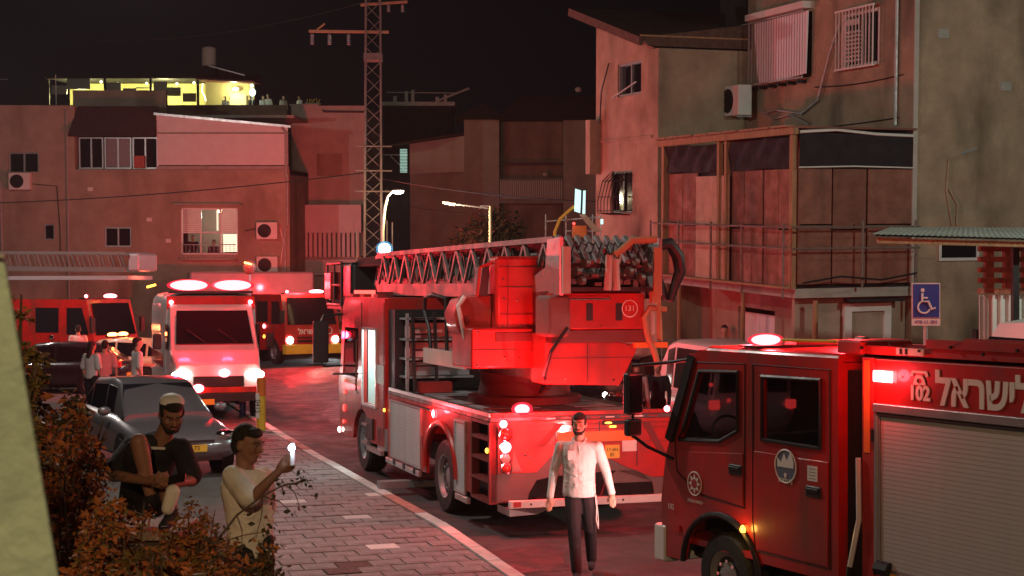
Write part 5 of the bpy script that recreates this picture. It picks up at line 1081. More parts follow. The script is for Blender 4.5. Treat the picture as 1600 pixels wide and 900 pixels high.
# ------------------------------------------------------------ generic vehicles
def section_body(mb, st, x0=0, k=28):   # st: (y, hw, z0, z1, n)
    mb.loft([[(x0 + x, y, z) for x, z in se(hw, z0, z1, n, k)] for y, hw, z0, z1, n in st])
def small_car(name, label, cat, loc, rz, paint, L=4.3, W_=1.72, Ht=1.45, group=None, head=False, tail=False, bar=None, van=False, plate=False):
    t = thing(name, label, cat, loc, rz, group); h = L / 2; hw = W_ / 2
    b = MB(); section_body(b, [(-h, hw * .8, .42, .85, 3), (-h + .12, hw * .93, .3, .95, 3.5), (-h + .5, hw, .22, 1.0, 4), (-.6, hw, .2, .98, 4), (.5, hw, .2, .96, 4), (h - 1.1, hw, .2, .9, 4), (h - .45, hw * .97, .22, .78, 4), (h - .12, hw * .88, .26, .68, 3.2), (h, hw * .72, .34, .58, 2.6)])
    b.build('body', paint, t, smooth=True, angle=60)
    g = MB()
    if van: st = [(-h + .06, hw * .84, .8, Ht * .9), (-h + .2, hw * .88, .8, Ht - .02), (.2, hw * .88, .8, Ht), (.7, hw * .86, .8, Ht - .08), (h - .75, hw * .9, .75, 1.0)]
    else: st = [(-h + .25, hw * .8, .8, 1.0), (-h + .85, hw * .8, .8, Ht - .05), (-.3, hw * .82, .8, Ht), (.25, hw * .82, .8, Ht - .04), (h - 1.15, hw * .88, .75, .95)]
    rings = []
    for y, w_, z0, z1 in st:
        w2 = w_ * (1 - .16 * (z1 - z0) / (Ht - .8))
        rings.append([(-w_, y, z0), (-w_ * .99, y, z0 + .05), (-w2, y, z1 - .06), (-w2 * .9, y, z1), (0, y, z1 + .02), (w2 * .9, y, z1), (w2, y, z1 - .06), (w_ * .99, y, z0 + .05), (w_, y, z0)])
    g.loft(rings); g.build('cabin', paint, t, smooth=True, angle=40)
    # glass: side panes, windscreen and rear screen slightly proud of the cabin skin
    def lerp(a, b_, u): return tuple(p + (q_ - p) * u for p, q_ in zip(a, b_))
    def pane(name_, A_, B_, u0, u1, v0, v1, i0, i1, off):
        a0, a1 = lerp(A_[i0], B_[i0], u0), lerp(A_[i0], B_[i0], u1); b0, b1 = lerp(A_[i1], B_[i1], u0), lerp(A_[i1], B_[i1], u1)
        qd = [lerp(a0, b0, v0), lerp(a1, b1, v0), lerp(a1, b1, v1), lerp(a0, b0, v1)]; qd2 = [tuple(p + o for p, o in zip(q_, off)) for q_ in qd]; qd3 = [tuple(p + o * .2 for p, o in zip(q_, off)) for q_ in qd]
        MB().loft([qd3, qd2]).build(name_, M['glass_dark'], t)
    for s_, i0, i1 in ((-1, 1, 2), (1, 7, 6)):
        for k_ in (1, 2): pane('side_window', rings[k_], rings[k_ + 1], .05, .95, .18, .92, i0, i1, (.012 * s_, 0, 0))
        pane('side_window', rings[0] if not van else rings[0], rings[1], .25 if not van else .5, .95, .2, .85, i0, i1, (.012 * s_, 0, 0))
    fa, fb = rings[-2], rings[-1]; wq = [lerp(fa[3], fb[1], .1), lerp(fa[5], fb[7], .1), lerp(fa[6], fb[7], .92), lerp(fa[2], fb[1], .92)]
    n_ = Vector((0, .5, .8)).normalized() * .03; MB().loft([[tuple(Vector(p) + n_ * .3) for p in wq], [tuple(Vector(p) + n_) for p in wq]]).build('windscreen', M['glass_dark'], t)
    ra, rb_ = (rings[0], rings[1]) if not van else (rings[0], rings[0])
    if van: wq = [(-hw * .66, -h + .06, Ht * .86), (hw * .66, -h + .06, Ht * .86), (hw * .74, -h + .06, Ht * .55), (-hw * .74, -h + .06, Ht * .55)]; n_ = Vector((0, -.03, 0))
    else: wq = [lerp(rb_[3], ra[1], .12), lerp(rb_[5], ra[7], .12), lerp(rb_[6], ra[7], .85), lerp(rb_[2], ra[1], .85)]; n_ = Vector((0, -.5, .6)) * .04
    MB().loft([[tuple(Vector(p) + n_ * .3) for p in wq], [tuple(Vector(p) + n_) for p in wq]]).build('rear_window', M['glass_dark'], t)
    for sx_ in (-1, 1):
        for yy in (-h + .8, h - .85): 
            MB().lathe((sx_ * (hw - .09), yy, .32), (sx_, 0, 0), [(-.1, .38), (.095, .38), (.1, .37)], 22).build('wheel_arch', M['void'], t); wheel(t, sx_ * (hw - .08), yy, .31, .2, sx_, M['alu'])
        MB().ell((sx_ * (hw + .1), h - 1.45, 1.0), (.11, .06, .075)).build('mirror', paint, t, smooth=True)
        MB().ell((sx_ * hw * .7, h - .13, .66), (.17, .12, .075)).build('headlamp', M['e_white'] if head else M['chrome'], t, smooth=True)
        MB().box(sx_ * hw * .82 - .1, sx_ * hw * .82 + .1, -h + .0, -h + .1, .78, .95).build('tail_lamp', M['e_red_lo'] if tail else bpy.data.materials['red_reflector'], t, bevel=.02)
    gr = MB(); gr.box(-hw * .45, hw * .45, h - .06, h - .0, .5, .6); gr.box(-hw * .6, hw * .6, h - .07, h - .005, .27, .4); gr.build('grille', M['dark'], t, bevel=.01)
    MB().box(-.26, .26, h + .002, h + .016, .42, .53).build('number_plate', M['plate'], t); MB().box(-.26, .26, -h - .02, -h + .01, .5, .62).build('number_plate', M['plate'], t)
    if plate: text(plate, .1, M['dark'], t, (0, h + .018, .475), Euler((R(90), 0, R(180))), 'plate_number', ext=.001)
    if bar: 
        MB().box(-.5, .5, -.1, .12, Ht + .02, Ht + .06).build('light_bar_base', M['dark'], t)
        for x in (-.3, .3): MB().ell((x, 0, Ht + .1), (.24, .1, .06)).build('light_bar', bar, t, smooth=True)
    return t
hd = lambda dx, dy: math.degrees(atan2(-dx, dy))
sil = small_car('parked_car', 'silver-grey hatchback parked behind the seated man facing the camera', 'car', (-6.1, 25.2, KZ), hd(.5, -.866), M['silver'], 4.3, 1.74, 1.48, plate='23-173')
wv = small_car('parked_car', 'white van-like car with red tail lamps behind the ladder truck and the near cab', 'car', (4.05, 30.2, .04), 12, M['white'], 4.6, 1.85, 2.0, van=True, tail=True)
# more lamps on that car
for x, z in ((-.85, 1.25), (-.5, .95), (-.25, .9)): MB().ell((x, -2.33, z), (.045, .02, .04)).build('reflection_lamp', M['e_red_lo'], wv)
dkc = small_car('parked_car', 'dark car with glowing lamps beyond the turntable of the ladder truck', 'car', (2.6, 34.5, gz(34.5)), 150, M['black_paint'], head=False)
lens(dkc, (-.55, 2.1, .68), .06, M['e_white'], (0, 1, 0), 'headlamp'); lens(dkc, (.6, 2.1, .68), .08, M['e_red'], (0, 1, 0), 'red_lamp'); 
dk2 = small_car('parked_car', 'dark car mostly hidden behind the plaid-shirted person', 'car', (4.6, 38.0, gz(38)), 100, M['navy_paint'])
rdv = small_car('parked_van', 'pale van roof lit bright red behind the shutter truck below the sign', 'van', (6.75, 17.7, 0), 98, M['white'], 4.9, 2.0, 2.74, van=True)
pc = small_car('police_car', 'pale car with an orange roof light bar left of the ambulance', 'police car', (-11.5, 43.5, gz(43)), 75, mat('cream_paint', (.6, .5, .3), .35, coat=.5), bar=M['e_orange'])
light('POINT', (0, -.4, 1.75), 25, (1, .16, .05), .1, pc)
pc2 = small_car('parked_car', 'dark sedan at the left edge behind the bushes and the standing group', 'car', (-12.6, 41.0, gz(41)), 85, M['black_paint'])
obc = small_car('parked_car', 'car with white headlights seen past the ladder truck mirror', 'car', (-6.8, 61.0, gz(61)), 172, mat('orange_lit_paint', (.6, .35, .15), .4, coat=.4), 4.4, 1.8, 1.7, van=True, head=True)  # orange light falling on this car is put into its paint
light('SPOT', (0, 2.4, .7), 150, (.9, .95, 1), .06, obc, 'headlamp_light', (R(84), 0, 0), 70)

# ambulance
AM = thing('ambulance', 'ambulance facing the camera with a blazing red light bar on its roof', 'ambulance', (-7.3, 35.55, gz(34) + .08), hd(.3, -.954))
aw_ = M['white']; s_a = 1.0
b = MB(); section_body(b, [(-3.0, 1.0, .4, 2.75, 9), (-2.9, 1.06, .35, 2.82, 8), (.9, 1.06, .35, 2.82, 8), (1.15, 1.03, .35, 2.74, 6)]); b.build('body', aw_, AM, smooth=True, angle=50)
b = MB(); b.loft([[(-1.02, 1.1, .4), (1.02, 1.1, .4), (1.02, 1.1, 1.7), (.94, 1.1, 2.62), (-.94, 1.1, 2.62), (-1.02, 1.1, 1.7)], [(-1.02, 1.95, .4), (1.02, 1.95, .4), (1.0, 1.95, 1.5), (.97, 1.95, 1.55), (-.97, 1.95, 1.55), (-1.0, 1.95, 1.5)],
          [(-.96, 2.75, .42), (.96, 2.75, .42), (.92, 2.7, 1.15), (.85, 2.6, 1.25), (-.85, 2.6, 1.25), (-.92, 2.7, 1.15)]]); b.build('bonnet', aw_, AM, smooth=True, bevel=.04)
b = MB(); b.loft([[(-.86, 1.93, 1.66), (.86, 1.93, 1.66), (.8, 1.33, 2.4), (-.8, 1.33, 2.4)], [(-.86, 1.97, 1.67), (.86, 1.97, 1.67), (.8, 1.37, 2.41), (-.8, 1.37, 2.41)]]); b.build('windscreen', M['glass_dark'], AM)
for s_ in (-1, 1):
    MB().box(s_ * 1.03 - .01, s_ * 1.03 + .01, 1.2, 1.75, 1.55, 2.1).build('side_window', M['glass_dark'], AM)
    MB().ell((s_ * .8, 2.66, 1.0), (.22, .12, .11)).build('headlamp', M['e_white'], AM, smooth=True)
    light('SPOT', (s_ * .8, 2.85, 1.0), 70, (1, .9, .85), .07, AM, 'headlamp_light', (R(84), 0, 0), 75)
    ma = MB(); ma.box(s_ * 1.26 - .09, s_ * 1.26 + .09, 1.75, 1.85, 1.55, 1.9); ma.build('mirror', M['dark'], AM, bevel=.03)
    wheel(AM, s_ * .92, 2.0, .36, .22, s_); wheel(AM, s_ * .92, -1.8, .36, .22, s_)
    MB().ell((s_ * .9, 1.17, 2.6), .05).build('marker_lamp', M['e_red'], AM)
gr = MB(); gr.box(-.55, .55, 2.7, 2.78, .75, .98); gr.box(-.9, .9, 2.72, 2.8, .42, .6); gr.build('grille', M['dark'], AM, bevel=.01)
MB().ell((-.12, 2.8, 1.05), (.12, .04, .09)).build('grille_strobe', M['e_red'], AM, smooth=True); MB().ell((.45, 2.82, .72), (.12, .04, .09)).build('grille_strobe', M['e_red'], AM, smooth=True)
light('POINT', (0, 3.9, 1.9), 170, (1, .012, .03), .08, AM, 'strobe_light')
MB().box(.1, .62, 2.8, 2.82, .36, .48).build('number_plate', M['plate'], AM)
wp = MB(); wp.bar((-.5, 1.97, 1.68), (-.1, 1.75, 1.98), .02); wp.bar((.2, 1.97, 1.68), (.6, 1.75, 1.98), .02); wp.build('wiper', M['dark'], AM)
MB().box(-.95, .95, .95, 1.25, 2.8, 2.86).build('light_bar_base', M['dark'], AM)
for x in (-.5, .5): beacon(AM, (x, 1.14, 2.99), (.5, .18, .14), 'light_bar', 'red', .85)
MB().box(-.98, .98, 2.72, 2.79, .62, .74).build('red_glow_stripe', M['red'], AM); MB().box(-1.0, 1.0, 1.12, 1.16, 2.44, 2.74).build('red_glow_band', M['red'], AM)  # red bands added so paint carries the red light on the front
for s_ in (-1, 1): MB().box(s_ * 1.065 - .006, s_ * 1.065 + .006, -2.8, .9, 1.1, 1.4).build('side_stripe', M['red'], AM)
for x in (-.5, .5): light('POINT', (x, 1.2, 3.3), 420, (1, .012, .03), .14, AM, 'light_bar_light')
light('POINT', (-.6, -2.9, 3.7), 1500, (1, .06, .065), .2, AM, 'rear_beacon_light'); MB().ell((-.6, -1.5, 3.0), (.3, .14, .1)).build('rear_beacon', M['e_red'], AM)
st = thing('light_mast', 'round red lamp on a thin mast behind the ambulance light bar', 'lamp', (P(390, 430, 44).x, 44, gz(44)), 0)
MB().tube([(0, 0, 0), (0, 0, 3.3)], .03, 6).build('pole', M['galv'], st); MB().ell((0, 0, 3.5), (.2, .2, .22)).build('globe', mat('globe_glass', (.35, .15, .12), .25), st, smooth=True); MB().bar((-.12, -.2, 3.64), (.1, -.2, 3.58), .04).build('lamp_tube', M['e_orange'], st)

# distant red fire trucks
def far_truck(name, label, loc, rz, ladder=False, lit=True):
    t = thing(name, label, 'fire truck', loc, rz); w_ = 2.2
    o_ = [(-6.2, .5), (-.0, .5), (.0, .5), (.9, .5)] + [(1.5 - .5 * cos(pi * i / 8), .5 + .45 * sin(pi * i / 8)) for i in range(1, 8)] + [(2.1, .5), (2.45, .5), (2.45, 1.3), (2.15, 2.5), (-6.2, 2.5)]
    wn_ = [[(2.25, 1.45), (1.45, 1.45), (1.45, 2.25), (2.0, 2.25)], rect(.3, 1.15, 1.5, 2.25)]
    b = MB(); b.plate(o_, w_, lambda u, v, q_: (q_, u, v)); b.build('body', M['red'], t, bevel=.02)
    for x0 in (-.012, w_): 
        for h_ in wn_: MB().plate(h_, .012, lambda u, v, q_: (x0 + q_, u, v)).build('side_window', M['glass_dark'], t)
    MB().loft([[(.12, 2.43, 1.42), (w_ - .12, 2.43, 1.42), (w_ - .2, 2.2, 2.38), (.2, 2.2, 2.38)], [(.12, 2.46, 1.43), (w_ - .12, 2.46, 1.43), (w_ - .2, 2.23, 2.39), (.2, 2.23, 2.39)]]).build('windscreen', M['glass_dark'], t)
    MB().box(-.02, w_ + .02, 2.3, 2.58, .38, .72).build('front_bumper', M['yellow'], t, bevel=.02)
    for s_, x in ((-1, .2), (1, w_ - .2)):
        wheel(t, x, 1.5, .43, .28, s_); wheel(t, x, -3.5, .43, .28, s_)
        lens(t, (x + .02 * s_, 2.5, .88), .13, M['e_white'] if lit else M['chrome'], (0, 1, 0), 'headlamp')
        mm = MB(); mm.box(x + s_ * .35 - .09, x + s_ * .35 + .09, 2.45, 2.53, 1.5, 1.95); mm.bar((x + s_ * .2, 2.3, 2.0), (x + s_ * .35, 2.5, 1.9), .03); mm.build('mirror', M['dark'], t)
    gr = MB(); gr.box(.5, w_ - .5, 2.46, 2.5, .8, .88); gr.box(.5, w_ - .5, 2.46, 2.5, .95, .99); gr.build('grille', M['dark'], t)
    text('לארשי', .26, M['letter_white'], t, (1.35, 2.468, 1.17), Euler((R(90), 0, R(180))), 'lettering', bold=.008)
    MB().tube([(.42 + .12 * cos(q_ * pi / 8), 2.47, 1.2 + .12 * sin(q_ * pi / 8)) for q_ in range(16)], .015, 5, closed=True).build('emblem_ring', M['letter_white'], t)
    MB().box(.25, w_ - .25, 1.7, 1.95, 2.5, 2.55).build('light_bar_base', M['dark'], t)
    MB().ell((w_ - .6 if rz > 0 else .6, 1.85, 2.6), (.3, .12, .07)).build('beacon', M['e_red'], t, smooth=True); MB().ell((.4 if rz > 0 else w_ - .4, 1.85, 2.6), .05).build('beacon', M['e_red'], t)
    for y in (-1.2, -3.0): MB().box(-.02, 0, y - 1.5, y, .7, 2.0).build('roller_shutter', M['shutter'], t)
    for x0 in (-.02, w_ + .02): MB().ell((x0, 1.15 if x0 < 0 else .9, 1.35), (.03, .08, .08)).build('side_lamp', M['e_red'] if lit else M['chrome'], t); MB().ell((x0, .9, .98), (.03, .06, .06)).build('side_marker', M['e_amber'] if lit else M['chrome'], t)
    if lit: light('SPOT', (1.1, 2.75, .9), 160, (1, .9, .7), .1, t, 'headlamp_light', (R(82), 0, 0), 80); light('POINT', (1.4, 2.1, 2.75), 2500, (1, .03, .04), .1, t, 'beacon_light')
    if ladder:
        for x in (.5, 1.7):
            s_ = MB(); s_.bar((x, 3.2, 3.4), (x, -5, 3.5), .08, .14); s_.bar((x, 3.2, 3.9), (x, -5, 4.0), .06, .08)
            for k_ in range(22): s_.bar((x, 3.1 - k_ * .37, 3.42), (x, 2.9 - k_ * .37, 3.93), .04)
            s_.build('ladder_side', lm, t)
        MB().box(.6, 1.6, 3.2, 3.6, 3.35, 3.9).build('ladder_head', M['grey_panel'], t, bevel=.08); MB().box(.5, 1.7, -4.8, -3.6, 2.5, 3.3).build('turret', M['red'], t)
        MB().bar((.3, 3.3, 2.95), (.3, 3.0, 2.88), .06).build('ladder_lamp', M['e_amber'], t); MB().box(.45, 1.75, -4.5, 3.3, 3.1, 3.22).build('ladder_base', M['grey_panel'], t)
    return t
ft = far_truck('fire_truck', 'red fire truck with yellow bumper and lit headlights parked behind the ambulance', (-7.73, 55.96, gz(57)), hd(.6, -.8))
lt = far_truck('ladder_fire_truck', 'ladder fire truck half hidden by the bushes at far left', (-14.0, 47.6, gz(47)), hd(.93, -.36), ladder=True, lit=False)
light('POINT', (1.1, 3.5, 3.2), 8, (1, .15, .08), .1, lt, 'ladder_light')
bt = thing('box_truck', 'dark box truck roof behind the far red fire truck', 'truck', (-10.8, 61.5, gz(61)), -75)
MB().box(-1.1, 1.1, -2.5, 2.5, .5, 3.35).build('box_body', M['grey_panel'], bt, bevel=.12, seg=3); MB().box(-1.05, 1.05, 2.52, 4.1, .5, 2.5).build('cab', M['navy_paint'], bt, bevel=.1)
MB().box(-.9, .9, 4.1, 4.12, 1.5, 2.3).build('windscreen', M['glass_dark'], bt)
for s_ in (-1, 1): wheel(bt, s_ * .95, 3.3, .42, .26, s_); wheel(bt, s_ * .95, -1.5, .42, .26, s_)
# crowd barrier by the house
cb = thing('crowd_barrier', 'grey tubular crowd barrier beyond the pipes of the ladder truck', 'barrier', (3.2, 33.2, gz(33)), 20)
f = MB(); f.tube([(0, 0, .2), (0, 0, 1.75), (.08, 0, 1.85), (2.1, 0, 1.85), (2.2, 0, 1.75), (2.2, 0, .2)], .025, 6); f.tube([(0, 0, .3), (2.2, 0, .3)], .025, 6)
for k_ in range(14): f.tube([(.15 + k_ * .15, 0, .3), (.15 + k_ * .15, 0, 1.85)], .012, 5)
f.tube([(.1, -.25, 0), (.1, .25, 0)], .025, 6); f.tube([(2.1, -.25, 0), (2.1, .25, 0)], .025, 6); f.build('frame', M['galv'], cb)
# ================================================================== PEOPLE
M['eye'] = mat('eye_white', (.35, .3, .27), .4)
def blob(mb, vox, sm=4, m=None, name='body', parent=None, label=None):
    me = mb.mesh('tmp'); o = bpy.data.objects.new('tmp', me); col.objects.link(o)
    r_ = o.modifiers.new('r', 'REMESH'); r_.mode = 'VOXEL'; r_.voxel_size = vox; r_.use_smooth_shade = True
    s_ = o.modifiers.new('s', 'SMOOTH'); s_.factor = .5; s_.iterations = sm
    me2 = bpy.data.meshes.new_from_object(o.evaluated_get(bpy.context.evaluated_depsgraph_get())); bpy.data.objects.remove(o)
    me2.name = name; me2.materials.clear(); me2.materials.append(m)
    for p in me2.polygons: p.use_smooth = True
    ob = bpy.data.objects.new(name, me2); col.objects.link(ob); ob.parent = parent
    if label: ob['label'] = label
    return ob
def V(*a): return Vector(a)
STAND = dict(pelvis=V(0, 0, .95), chest=V(0, 0, 1.28), neck=V(0, 0, 1.47), head=V(0, -.02, 1.63), yaw=0, pitch=0,
    shL=V(.18, 0, 1.41), elL=V(.24, .02, 1.13), wrL=V(.25, -.06, .88), hdL=V(.25, -.1, .8),
    shR=V(-.18, 0, 1.41), elR=V(-.24, .02, 1.13), wrR=V(-.25, -.06, .88), hdR=V(-.25, -.1, .8),
    hiL=V(.09, 0, .92), knL=V(.1, -.02, .5), anL=V(.1, .02, .09), hiR=V(-.09, 0, .92), knR=V(-.1, -.02, .5), anR=V(-.1, .02, .09), foot=V(0, -1, 0))
def human(name, label, loc, rz, J_=None, s=1.0, vox=.009, skin='skin', shirt='shirt_white', sleeve=1.0, pants='cloth_black', pantlen=1.0, hairm='hair', beard=False, kippa=False, grip=None, group=None, hem=.0, face=True, shoes=True, long_hair=False):
    J = dict(STAND); J.update(J_ or {})
    t = thing(name, label, 'person', loc, rz, group); t.scale = (s, s, s)
    hr = Euler((R(J['pitch']), 0, R(J['yaw']))).to_matrix(); hc = J['head']; h_ = lambda x, y, z: hc + hr @ V(x, y, z)
    b = MB()
    b.ell(h_(0, .012, .025), (.074, .092, .09), hr); b.ell(h_(0, -.018, -.03), (.062, .072, .082), hr); b.ell(h_(0, -.045, -.085), (.036, .036, .028), hr)
    b.cap(h_(0, -.088, .012), .009, h_(0, -.107, -.022), .014, 8); b.ell(h_(0, -.08, .028), (.055, .02, .012), hr); b.ell(h_(0, -.083, -.055), (.024, .014, .011), hr)
    for s_ in (-1, 1): b.ell(h_(.073 * s_, .012, -.008), (.012, .022, .034), hr); b.ell(h_(.04 * s_, -.068, -.02), (.022, .02, .022), hr)
    b.cap(J['neck'] + V(0, .0, -.06), .06, hc + hr @ V(0, .02, -.06), .054)
    b.ell(J['chest'], (.12, .085, .17)); b.ell(J['pelvis'], (.12, .085, .11)); b.cap((J['chest'] + J['pelvis']) / 2 + V(-.04, 0, 0), .085, (J['chest'] + J['pelvis']) / 2 + V(.04, 0, 0), .085); b.cap(J['shL'], .05, J['neck'] - V(0, 0, .06), .06); b.cap(J['shR'], .05, J['neck'] - V(0, 0, .06), .06)
    for sd, s_ in (('L', 1), ('R', -1)):
        b.cap(J['sh' + sd], .052, J['el' + sd], .038); b.cap(J['el' + sd], .04, J['wr' + sd], .026)
        w_ = J['wr' + sd]; hd_ = J['hd' + sd]; d = (hd_ - w_).normalized(); side = d.cross(V(0, 1, 0))
        if side.length < .2: side = V(1, 0, 0)
        side.normalize(); nr = side.cross(d).normalized()
        palm = w_ + d * .05; b.cap(w_, .024, palm, .03); b.cap(w_ + d * .03 - side * .016, .018, w_ + d * .085 - side * .026, .015); b.cap(w_ + d * .03 + side * .016, .018, w_ + d * .085 + side * .026, .015)
        cu = grip == sd or grip == 'LR'
        for k, (of, ln) in enumerate(((-.03, .062), (-.01, .074), (.01, .07), (.03, .054))):
            a = w_ + d * .088 + side * of; cd = .035 if cu else .012
            b2 = a + d * ln * .5 + nr * cd * .5; c2 = a + d * ln * (.55 if cu else .95) + nr * cd * (1.6)
            b.cap(a, .0095, b2, .009, 8); b.cap(b2, .009, c2, .0075, 8)
        ts = -s_ if side.x > 0 else s_
        a = w_ + d * .03 + side * .028 * ts; b2 = a + d * .03 + side * .024 * ts + nr * .014; b.cap(a, .013, b2, .011, 8); b.cap(b2, .011, b2 + d * .028 + nr * .01, .009, 8)
        b.cap(J['hi' + sd], .08, J['kn' + sd], .055); b.cap(J['kn' + sd], .055, J['an' + sd] + (J['kn' + sd] - J['an' + sd]) * .75, .056); b.cap(J['an' + sd] + (J['kn' + sd] - J['an' + sd]) * .7, .055, J['an' + sd], .034)
        b.cap(J['an' + sd] + V(0, 0, -.04), .035, J['an' + sd] + J['foot'] * .15 + V(0, 0, -.055), .028)
    blob(b, vox, 3, M[skin], 'body', t)
    if face:
        for s_ in (-1, 1):
            e = MB().ell(h_(.031 * s_, -.0815, .006), (.011, .006, .0038), hr, 10, 6).build('eye', M['eye'], t, smooth=True)
            MB().ell(h_(.031 * s_, -.087, .008), (.0055, .003, .0042), hr, 8, 6).build('iris', M['dark'], e)
            MB().cap(h_(.014 * s_, -.094, .03), .005, h_(.05 * s_, -.082, .032), .004, 6).build('eyebrow', M[hairm], t)
        MB().ell(h_(0, -.096, -.056), (.022, .006, .005), hr, 10, 6).build('mouth', mat_lip, t)
    hb = MB(); hb.ell(h_(0, .03, .04), (.08, .09, .088), hr); hb.ell(h_(0, -.035, .078), (.062, .05, .036), hr); hb.ell(h_(0, .055, -.01), (.072, .062, .08), hr)
    if long_hair: hb.cap(h_(0, .07, .0), .07, h_(0, .1, -.22), .06)
    for s_ in (-1, 1) if beard or long_hair else (): hb.ell(h_(.068 * s_, -.01, .02), (.014, .03, .035), hr)
    blob(hb, vox, 2, M[hairm], 'hair', t)
    if beard:
        bb = MB(); bb.ell(h_(0, -.05, -.085), (.05, .043, .03), hr); bb.cap(h_(.055, -.015, -.055), .018, h_(.03, -.06, -.088), .02); bb.cap(h_(-.055, -.015, -.055), .018, h_(-.03, -.06, -.088), .02); bb.cap(h_(.062, .0, -.03), .012, h_(.055, -.015, -.06), .016); bb.cap(h_(-.062, .0, -.03), .012, h_(-.055, -.015, -.06), .016)
        bb.cap(h_(-.022, -.088, -.044), .008, h_(.022, -.088, -.044), .008); blob(bb, vox * .8, 2, M[hairm], 'beard', t)
    if kippa:
        kb = MB(); kb.lathe(h_(0, .04, .122), hr @ V(0, .25, 1), [(-.05, .083), (-.03, .079), (-.006, .058), (.006, .03), (.01, .004)], 24); k_ = kb.build('skullcap', M['letter_white'], t, smooth=True)
        pass
    # clothes
    c = MB(); lo = J['pelvis'] + V(0, 0, -hem); TR = Euler((0, 0, R(J.get('tyaw', 0)))).to_matrix(); gi = J.get('girth', 1.0)
    ch, nk, pe = J['chest'], J['neck'], J['pelvis']
    secs = [(lo + V(0, 0, -.045), .152, .112), (lo + V(0, 0, .0), .158, .118), (pe.lerp(ch, .3), .15, .112), (pe.lerp(ch, .55), .15, .112), (pe.lerp(ch, .8), .16, .116), (ch + V(0, 0, .03), .172, .118), (ch.lerp(nk, .45), .172, .105), (ch.lerp(nk, .72), .14, .088), (nk + V(0, 0, -.02), .075, .068)]
    ax = (nk - lo).normalized(); q0 = TR @ V(1, 0, 0); q0 = (q0 - ax * q0.dot(ax)).normalized(); q3 = ax.cross(q0)
    c.loft([[p_ + q0 * (rx * gi * cos(2 * pi * k / 20)) + q3 * (ry_ * gi * sin(2 * pi * k / 20)) for k in range(20)] for p_, rx, ry_ in secs])
    c.cap(J['shL'], .062, nk.lerp(J['shL'], .3) + V(0, 0, -.055), .066); c.cap(J['shR'], .062, nk.lerp(J['shR'], .3) + V(0, 0, -.055), .066)
    for sd in 'LR':
        a, e, w_ = J['sh' + sd], J['el' + sd], J['wr' + sd]
        if sleeve > .6:
            c.cap(a, .068, e, .053); c.cap(e, .053, e.lerp(w_, .93), .039); c.cap(e.lerp(w_, .9), .042, e.lerp(w_, .97), .042)
        else: c.cap(a, .07, a.lerp(e, .85), .078)
    rr = random.Random(len(label))
    for k in range(9 if vox < .012 else 0):   # cloth folds
        p_ = lo.lerp(ch, rr.uniform(.0, .95)); sg = rr.choice((-1, 1)); fr_ = -q3 if q3.y > 0 else q3
        p0 = p_ + q0 * sg * .03 * gi + fr_ * .108 * gi; p1 = p_ + q0 * sg * .13 * gi + fr_ * .062 * gi + V(0, 0, rr.uniform(-.07, .1)); c.cap(p0, .015, p1, .012, 6)
    blob(c, vox, 5, M[shirt], 'shirt', t)
    if face and sleeve > .6 and vox < .012:
        MB().tube([J['neck'] + V(-.07, .03, -.0), J['neck'] + V(-.05, -.06, -.03), J['neck'] + V(0, -.105, -.09), J['neck'] + V(.05, -.06, -.03), J['neck'] + V(.07, .03, .0), J['neck'] + V(0, .075, .02)], .017, 8, closed=True).build('collar', M[shirt], t, smooth=True)
        pk = J['chest']; MB().bar(J['neck'] + V(.005, -.118, -.1), lo + V(.01, -.117, .0), .028, .008).build('placket', M[shirt], t)
        for k in range(6): p_ = (J['neck'] + V(.005, -.124, -.12)).lerp(lo + V(.01, -.124, .02), k / 5); MB().cyl(p_, (0, 1, 0), .006, .004, 8).build('button', M['dark'], t)
        MB().box(-.12, -.04, -.135, -.124, pk.z - .02, pk.z + .08).build('pocket', M[shirt], t, bevel=.004)
    p = MB(); p.ell(J['pelvis'] + V(0, .005, -.02), (.148 * J.get('girth', 1), .105 * J.get('girth', 1), .11))
    for sd in 'LR':
        a, k_, e = J['hi' + sd], J['kn' + sd], J['an' + sd]
        if pantlen > .6: p.cap(a, .098, k_, .075); p.cap(k_, .073, k_.lerp(e, .96 * pantlen), .058)
        else: p.cap(a, .1, a.lerp(k_, .85), .088)
    blob(p, vox, 2, M[pants], 'trousers', t)
    if shoes:
        for sd in 'LR':
            a = J['an' + sd]; q_ = MB(); q_.cap(a + V(0, .02, -.035), .046, a + J['foot'] * .17 + V(0, 0, -.055), .036); q_.cap(a, .042, a + V(0, 0, -.03), .046); blob(q_, max(vox, .01), 1, M['cloth_black'], 'shoe', t)
    return t
mat_lip = mat('lip', (.35, .12, .1), .5, var=.05)

m1 = human('person', 'bearded man in white long-sleeved shirt and black trousers walking behind the ladder truck', (.72, 16, 0), -4, dict(
    shR=V(-.195, .02, 1.38), elR=V(-.27, .08, 1.12), wrR=V(-.31, -.02, .85), hdR=V(-.32, -.06, .74), shL=V(.195, -.02, 1.385), elL=V(.285, -.0, 1.14), wrL=V(.35, -.06, .9), hdL=V(.36, -.12, .8),
    knL=V(.12, .02, .5), anL=V(.13, .26, .13), knR=V(-.05, -.12, .51), anR=V(-.02, -.24, .09), yaw=-8, pitch=4, girth=1.14, hiL=V(.07, 0, .92), hiR=V(-.07, 0, .92)), beard=True, hem=.05)
tz = MB(); tz.tube([(.17, -.04, .88), (.19, -.07, .75), (.185, -.08, .62), (.21, -.08, .52)], .006, 5); tz.tube([(.18, -.04, .88), (.2, -.06, .7), (.21, -.08, .55)], .005, 5); tz.build('tassels', M['letter_white'], m1)
